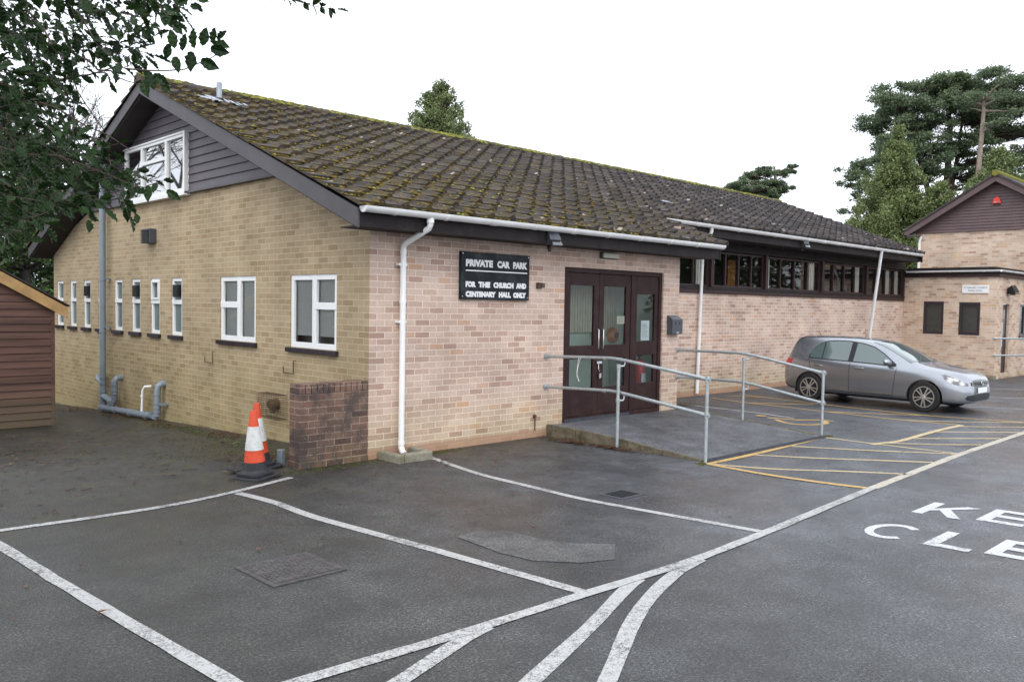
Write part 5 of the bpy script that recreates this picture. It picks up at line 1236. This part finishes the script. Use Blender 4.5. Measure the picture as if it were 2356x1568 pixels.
tree('pine_tree', 'broad dark pine towering behind the annex at the right', B, [([(fx(2170, u0, d), 0, 0), (fx(2165, u0, d), 0, fz(2165, 450, d)), (fx(2168, u0, d), 0, fz(2168, 300, d)), (fx(2160, u0, d), .3, fz(2160, 210, d))], .34),
      ([(fx(2135, u0, d), 0, fz(2135, 480, d)), (fx(2110, u0, d), 0, fz(2110, 400, d)), (fx(2080, u0, d), 0, fz(2080, 300, d)), (fx(2040, u0, d), 0, fz(2040, 240, d))], .22),
      ([(fx(2170, u0, d), 0, fz(2170, 470, d)), (fx(2200, u0, d), 1, fz(2200, 380, d)), (fx(2215, u0, d), 1, fz(2215, 240, d))], .22)], cl, 330, .15, 'pine_leaf', 'bark', 'conifers behind the annex', .5, 0, .045)
d = 57.; u0 = 2236; cl = []
for (u, v, ru, rv) in ((2236, 215, 40, 20), (2270, 230, 40, 18), (2300, 265, 40, 18), (2210, 235, 30, 16), (2260, 300, 26, 14)):
    for k in range(4): cl.append((fx(u+random.uniform(-.6, .6)*ru, u0, d), random.uniform(-2, 2), fz(u, v+random.uniform(-.6, .6)*rv, d), ru*.5*d/1958.7, rv*.5*d/1958.7))
tree('pine_tree', 'bare pale-trunked pine standing inside the big pine crown', base_at(fx(u0, 1178, d), d), [([(0, 0, 0), (0, 0, fz(u0, 400, d)), (.2, 0, fz(u0, 260, d)), (.1, 0, fz(u0, 225, d))], .22)], cl, 200, .15, 'pine_leaf', 'bark_pale', 'conifers behind the annex', .5, 0, .12)
def cone_tree(name, label, u0, vtop, vbot, ru, d, lmat, bmat, n, size, per, group=None, power=.8, lean=0., droop=.3, cr=1., rag=1.05):
    cl = []; zt, zb_ = fz(u0, vtop, d), fz(u0, vbot, d); rr = ru*d/1958.7
    for i in range(n):
        q = random.random()**.8; z = zt-(zt-zb_)*q; r = rr*(q**power)*random.uniform(.7, rag); a = random.uniform(0, 6.28); k = random.uniform(.35, 1.)
        cs = cr*rr*random.uniform(.16, .28)*(.35+.65*q)
        cl.append((math.cos(a)*r*k+lean*q, math.sin(a)*r*k, z-abs(random.gauss(0, .2)), cs, cs*1.1))
    cl.append((0, 0, zt-.1, .12*rr, .3*rr*.3))
    return tree(name, label, base_at(fx(u0, 1178, d), d), [([(0, 0, 0), (0, 0, zt*.5), (0, 0, zt*.97)], .35)], cl, per, size, lmat, bmat, group, .3, droop, .06)
cone_tree('cypress_tree', 'pale green feathery cypress in front of the big pine', 2050, 300, 640, 142, 50., 'cypress_leaf', 'bark', 420, .13, 260, 'conifers behind the annex', .85, droop=.5, cr=.62, rag=1.3)
cone_tree('cypress_tree', 'lower mid-green cypress between pine and gabled house', 2150, 425, 640, 130, 48., 'cypress_leaf', 'bark', 260, .13, 260, 'conifers behind the annex', .55, droop=.5, cr=.7, rag=1.25)
cone_tree('yew_tree', 'dark green conifer rising behind the brown gable apex', 2285, 345, 560, 120, 46., 'conifer_leaf', 'bark', 170, .14, 380, 'conifers behind the annex', .6)
cone_tree('spruce_tree', 'dense green conifer standing alone behind the hall ridge', 1005, 196, 480, 128, 42., 'conifer_leaf', 'bark', 520, .11, 190, None, .46, cr=.6, rag=1.18)
# distant cedar
d = 90.; u0 = 1772; cl = []
for (u, v, ru, rv) in ((1700, 430, 34, 10), (1730, 405, 34, 9), (1765, 395, 28, 9), (1795, 400, 26, 9), (1740, 425, 30, 8), (1775, 425, 28, 9), (1720, 440, 44, 10), (1680, 432, 20, 7), (1790, 440, 22, 8), (1765, 445, 30, 10), (1800, 390, 16, 5), (1735, 396, 18, 6), (1750, 455, 30, 8)):
    for k in range(13): uu, vv = u+random.uniform(-.8, .8)*ru, v+random.uniform(-.5, .5)*rv; cl.append((fx(uu, u0, d), random.uniform(-2, 2), fz(uu, vv, d), ru*.3*d/1958.7, rv*.4*d/1958.7))
tree('cedar_tree', 'far flat-topped cedar showing above the hall roof', base_at(fx(u0, 1178, d), d), [([(.6, 0, 0), (.2, 0, fz(u0, 440, d)), (-.1, 0, fz(u0, 385, d))], .35), ([(fx(1742, u0, d), 1, 0), (fx(1742, u0, d), 1, fz(u0, 420, d))], .45)], cl, 300, .15, 'pine_leaf', 'bark_pale', None, .6, 0, .06)
# dark evergreens behind and beside the shed
def blob_tree(name, label, a, dd, z0, z1, rad, lmat, n, size, per, group, cat='tree'):
    cl = []
    for i in range(n):
        q = random.random(); z = z0+(z1-z0)*q; rr = rad*(.55+.45*math.sin(PI*min(1, q*.9+.1))); an_ = random.uniform(0, 6.28); k = random.uniform(.3, 1)**.6
        cl.append((math.cos(an_)*rr*k, math.sin(an_)*rr*k, z, rad*random.uniform(.16, .30), rad*random.uniform(.14, .24)))
    return tree(name, label, base_at(a, dd), [([(0, 0, -1), (.2, 0, z1*.4), (0, .2, z1*.9)], .25)], cl, per, size, lmat, 'bark_grey', group, .4, 0, .05)
blob_tree('laurel_tree', 'dark glossy evergreen directly behind the timber shed', -13.9, 24.0, -.5, 4.6, 2.3, 'dark_leaf', 120, .13, 260, 'dark evergreens beyond the shed')
blob_tree('laurel_tree', 'taller dark evergreen behind the far left roof corner', -18.5, 29, -.5, 9.0, 3.0, 'dark_leaf', 130, .16, 260, 'dark evergreens beyond the shed')
blob_tree('laurel_tree', 'leftmost dark evergreen past the shed roof', -16.4, 21.5, -.5, 5.6, 2.5, 'dark_leaf', 110, .15, 240, 'dark evergreens beyond the shed')
def bare_tree(label, base, h, spread, rad=.16, depth=5, group=None, name='bare_tree'):
    t = thing(name, label, 'tree', base, group); b = MB()
    def grow(p, d, L, r, k):
        q = p+d*L; mid = p.lerp(q, .5)+Vector((random.gauss(0, .05), random.gauss(0, .05), 0))*L
        b.tube([p, mid, q], [r, r*.82, r*.65], 5 if k > 1 else 3, False)
        if k == 0: return
        for i in range(3 if k > 1 else 4):
            dd = (d+Vector((random.gauss(0, spread), random.gauss(0, spread), random.gauss(.05, spread*.7)))).normalized(); grow(q if i else mid, dd, L*random.uniform(.62, .85), r*.62, k-1)
    grow(Vector(base), Vector((0, 0, 1)), h*.32, rad, depth); b.build('trunk', 'bark_grey', t, smooth=True); return t
bare_tree('leafless tree whose fine twigs show left of the gable peak', base_at(-16.2, 30), 10.0, .46, .16, 6, 'leafless trees')
for i, (x, y, h) in enumerate(((-9, 25, 13), (-7.5, 31, 14))):
    bare_tree(('nearer leafless tree reflected in the gable window', 'farther leafless tree reflected in the gable window')[i], (x, y, -.5), h, .48, .17, 6, 'leafless trees')
# trees across the car park that the ribbon windows mirror
for i, (x, y, h, r) in enumerate(((34, -13, 8, 4.5), (42, -20, 10, 5.5))):
    t = thing('yew_tree', ('dark yew mirrored in the ribbon windows, nearer one', 'dark yew mirrored in the ribbon windows, farther one')[i], 'tree', (x, y, 0), 'yews across the car park')
    MB().tube([(x, y, 0), (x, y, h*.8)], [.35, .1], 8).build('trunk', 'bark', t)
    cl = []
    for k in range(90):
        q = random.random(); a = random.uniform(0, 6.28); rr = r*math.sqrt(max(.05, 1-(q*2-.9)**2*.6))*random.uniform(.4, 1); cl.append((x+math.cos(a)*rr, y+math.sin(a)*rr, .6+q*h, r*.25, r*.25, r*.22))
    leaves('crown', 'dark_leaf', cl, 70, .35, t)
# holly overhanging the top-left corner
def holly():
    t = thing('holly_tree', 'dark glossy holly overhanging the top left, spiny leaves close to the lens', 'tree', (-8.6, -3.2, 0))
    outline = [(0, 0), (.12, .15), (.22, .17), (.36, .26), (.47, .235), (.60, .27), (.72, .18), (.84, .13), (1.0, 0)]
    V, Fc = [], []; bb = MB(); tw = MB()
    def P(u, v, dd): return CP+(F_*1+R2*((u-1178)/1958.7)+U2*((784-v)/1958.7))*dd
    def leaf(p, dirv, nrm, L, wf=1.):
        dirv = dirv.normalized(); sd_ = dirv.cross(nrm).normalized(); nn = sd_.cross(dirv); k = len(V); cur = random.uniform(.05, .22)
        n = len(outline)
        for q, w in outline: V.append(p+dirv*L*q-nn*L*cur*q*q)
        for s in (1, -1):
            for i, (q, w) in enumerate(outline[1:-1]):
                ww = w*wf*random.uniform(.9, 1.1); V.append(p+dirv*L*q+sd_*s*L*ww+nn*L*(ww*.35+(.05 if i % 2 == 0 else -.02))-nn*L*cur*q*q)
        for s in range(2):
            o = k+n+s*(n-2)
            for i in range(n-1):
                a, b = k+i, k+i+1; c = o+i if i < n-2 else None; e = o+i-1 if i > 0 else None
                f = [a, b]+([c] if c is not None else [])+([e] if e is not None else [])
                if len(f) > 2: Fc.append(tuple(f) if s == 0 else tuple(f[::-1]))
    def rv(): return Vector((random.gauss(0, 1), random.gauss(0, 1), random.gauss(0, 1))).normalized()
    def twig(pts, r=.004, step=.028, L=.065, skip=0., dens=1):
        pts = [Vector(p) for p in pts]; tw.tube(pts, [.6*r*(1-.6*i/(len(pts)-1)) for i in range(len(pts))], 4, False)
        tot = 0
        for a, b in zip(pts, pts[1:]):
            n = max(1, int((b-a).length/step)); d = (b-a).normalized()
            for i in range(n):
                if random.random() < skip: continue
                for _ in range(dens):
                    side_ = rv(); side_ = (side_-d*side_.dot(d)).normalized(); dr_ = (d*random.uniform(.1, .9)+side_*.9+Vector((0, 0, -.25))).normalized()
                    leaf(a.lerp(b, i/n), dr_, (rv()*.7+Vector((0, 0, 1))-F_*.4), L*random.uniform(.7, 1.15), random.uniform(.8, 1.1))
        leaf(pts[-1], (pts[-1]-pts[-2]), rv()+Vector((0, 0, 1)), L)
    # the long spray that reaches over the sky, sparse leaves
    twig([P(340, -60, 3.4), P(355, 30, 3.35), P(400, 120, 3.3), P(455, 190, 3.3), P(520, 240, 3.3), P(600, 262, 3.3)][:0]+[P(330, -40, 3.5), P(400, 60, 3.4), P(390, 100, 3.4)], skip=.2)
    sp = [(300, 40), (345, 110), (380, 170), (430, 215), (480, 255), (560, 262), (640, 262), (700, 258), (800, 215), (860, 180)]
    sp = [(s[0]*.62+(-10), s[1]*.62) for s in sp]
    twig([P(u, v, 3.4) for u, v in sp[:5]], .006, .03, .07, .25)
    tw.tube([P(u, v, 3.4) for u, v in sp[4:]], [.004, .0035, .003, .0025, .002, .0015], 5, False)
    for (u, v, du, dv, L) in ((402, 112, -10, -46, 34), (420, 118, 6, -42, 28), (440, 118, -2, 46, 34), (448, 112, -6, -46, 30), (466, 106, 8, -44, 34), (490, 102, 4, -40, 30), (500, 92, 18, -22, 24), (490, 100, 36, 6, 38), (484, 112, 44, 10, 38), (462, 138, 40, 20, 34), (402, 130, 8, 34, 30), (340, 165, 14, 40, 40), (380, 60, 12, -26, 30), (410, 8, 20, -8, 28), (438, 12, 22, 8, 24), (455, -4, 20, 6, 24), (352, 172, 34, 22, 34), (330, 185, 8, 36, 32), (372, 188, 20, 26, 30)):
        p = P(u, v, 3.4); q = P(u+du, v+dv, 3.38); leaf(p, q-p, rv()*.35-F_, max(.055, (q-p).length*1.0), 1.0)
    # sprig at the top centre
    twig([P(620, -30, 3.6), P(660, -4, 3.6), P(720, 14, 3.6), P(775, 22, 3.6)], .004, .03, .052, .15, 2)
    # leafy masses in layers
    regs = []
    def inside(u, v):
        if v < 0: return u < 460
        right = [(0, 400), (60, 360), (130, 330), (170, 250), (200, 165), (240, 195), (300, 230), (340, 235), (370, 290), (410, 345), (430, 370), (448, 240), (470, 160), (500, 100), (540, 60), (580, 20), (620, 0), (700, 0)]
        r_ = right[-1][1]
        for (va, ra), (vb, rb) in zip(right, right[1:]):
            if va <= v <= vb: r_ = ra+(rb-ra)*(v-va)/(vb-va); break
        return u < r_
    cnt = 0; tries = 0
    while cnt < 900 and tries < 9000:
        tries += 1; u, v = random.uniform(-160, 400), random.uniform(-120, 640)
        if not inside(u+12, v): continue
        if 150 < u < 330 and 120 < v < 260 and random.random() < .88: continue
        if 130 < u < 260 and 240 < v < 330 and random.random() < .6: continue
        if 60 < u < 200 and 0 < v < 60 and random.random() < .4: continue
        edge = not inside(u+50, v); 
        if v > 540: continue
        dd = random.uniform(3.6, 6.8) if not edge else random.uniform(3.3, 4.2)
        if cnt > 620:
            if u > 190 or v > 500: continue
            dd = random.uniform(5.5, 8.)
        p0 = P(u, v, dd); dr_ = (R2*random.uniform(.2, 1.2)+Vector((0, 0, random.uniform(-1., .25)))+F_*random.uniform(-.6, .6)).normalized()
        L = random.uniform(.10, .22)
        if edge: L *= .6
        twig([p0, p0+dr_*L*.5+rv()*.02, p0+dr_*L], .0035, .034, random.uniform(.062, .088)*(.8 if edge else 1.), .12, 1); cnt += 1
    for (a, b_, dd) in (((-120, -80), (330, 40), 4.6), ((-100, 120), (300, 345), 4.4), ((-100, 300), (370, 440), 4.2), ((0, -60), (240, 300), 5.0), ((-60, 400), (200, 480), 4.8), ((-40, 60), (120, 560), 5.4), ((120, 190), (300, 150), 5.0), ((180, 130), (330, 200), 5.2)):
        limb(bb, P(*a, dd), P(*b_, dd-.4), .008, .002, .04, 8)
    limb(bb, (-8.6, -3.2, 0), P(-160, 150, 5.2), .12, .07, .03); limb(bb, P(-160, 150, 5.2), P(-100, -120, 4.8), .07, .03, .03)
    for a, dd in (((-120, -80), 4.6), ((-100, 120), 4.4), ((-100, 300), 4.2), ((0, -60), 5.0), ((-60, 400), 4.8)): limb(bb, P(-160, 150, 5.2), P(*a, dd), .04, .016, .03)
    o0 = org(t); me = bpy.data.meshes.new('crown'); me.from_pydata([tuple(v-o0) for v in V], [], Fc); me.update(); link('crown', me, 'holly_leaf', t)
    bb.build('trunk', 'bark', t, smooth=True); tag(tw.build('twigs', 'bark', t, smooth=True), kind='stuff')
    print('holly leaves', len(Fc))
holly()

# ---------------------------------------------------------------- ground litter, moss and weeds
def scatter(name, mat, spots, n, size, label, cat='leaf litter', up=.25, z0=.012):
    V = []
    for _ in range(n):
        cx, cy, rx, ry = random.choice(spots); x, y = cx+random.gauss(0, .45)*rx, cy+random.gauss(0, .45)*ry
        if x > -.02 and y > -.02 and not (x > 6.25 and y < 1.82): continue
        if -.95 < x < 0 and -.02 < y < .24: continue
        z = zg(x, y)+z0+random.uniform(0, .02)
        a = random.uniform(0, 6.28); s = size*random.uniform(.5, 1.3); ca, sa = math.cos(a), math.sin(a); t_ = random.uniform(-up, up); w = random.uniform(.3, .6)
        V.append([(x-ca*s, y-sa*s, z-abs(t_)*s*.3), (x-sa*s*w, y+ca*s*w, z+t_*s*.4), (x+ca*s, y+sa*s, z+t_*s), (x+sa*s*w, y-ca*s*w, z+abs(t_)*s*.2)])
    me = bpy.data.meshes.new(name); me.from_pydata([p for q in V for p in q], [], [(4*i, 4*i+1, 4*i+2, 4*i+3) for i in range(len(V))]); me.update()
    return tag(link(name, me, mat), label, cat, None, 'stuff')
scatter('fallen_leaves', 'litter', [(-.35, 5.2, .35, 1.2), (-.3, 7.2, .3, 1.0), (-.25, 3.2, .3, .8), (-.9, .9, .5, .5), (2.85, -.6, .15, .6), (2.9, -1.3, .1, .5), (7.6, 1.0, .9, .35), (-.35, 9.2, .4, 1.)], 2600, .027, 'brown dead leaves drifted along the foot of the walls')
scatter('scattered_debris', 'litter', [(-2.2, 2.6, 2.2, 2.6), (-2.6, 1.2, 2.2, 2.), (.8, -.9, 2., .8), (-1.6, 4.5, 1.2, 2.5), (-3, 3, 1.5, 2), (-1, -2, 4, 3)], 700, .028, 'dark twigs and leaf scraps scattered over the asphalt', 'debris')
scatter('weeds', 'weed', [(-.5, 2.2, .35, .7), (-.4, 5.0, .3, 1.), (-.7, .8, .4, .4), (-.4, 3.6, .2, .6)], 420, .020, 'small green weeds growing at the gable wall foot', 'weeds', .9)
pts = []
for _ in range(2600):
    cx, cy, rx, ry = random.choice([(-.7, 2.1, .55, 1.0), (-.4, .9, .5, .5), (-.35, 4.2, .25, 1.2), (-.6, -.12, .8, .12), (-.25, 6.5, .15, 2.5), (.9, -.12, .6, .08), (-1.2, 1.6, .7, .7), (2.95, -2.68, .12, .08), (6.25, -2.6, .1, .06)])
    x, y = cx+random.gauss(0, .5)*rx, cy+random.gauss(0, .5)*ry
    if x > -.01 and y > -.01: continue
    sz = random.uniform(.004, .011); pts.append((x, y, zg(x, y)+.0005, sz*1.6, sz*1.6, sz*.35))
SL0 = SLP; SLP = 0.
mo = blobs('ground_moss', 'moss_ground', pts, None); tag(mo, 'green moss film on asphalt along the hall walls', 'moss', None, 'stuff'); SLP = SL0
def twigs():
    b = MB()
    for _ in range(150):
        x, y = random.uniform(-4.2, -.4), random.uniform(-.5, 5.5); a = random.uniform(0, 6.28); L = random.uniform(.04, .16); z = zg(x, y)+.012
        b.tube([(x, y, z), (x+math.cos(a)*L*.5, y+math.sin(a)*L*.5, z+.008), (x+math.cos(a+.3)*L, y+math.sin(a+.3)*L, z)], .0035, 4, False)
    tag(b.build('fallen_twigs', 'bark', None), 'thin dark twigs lying on the shaded asphalt by the shed', 'twigs', None, 'stuff')
twigs()
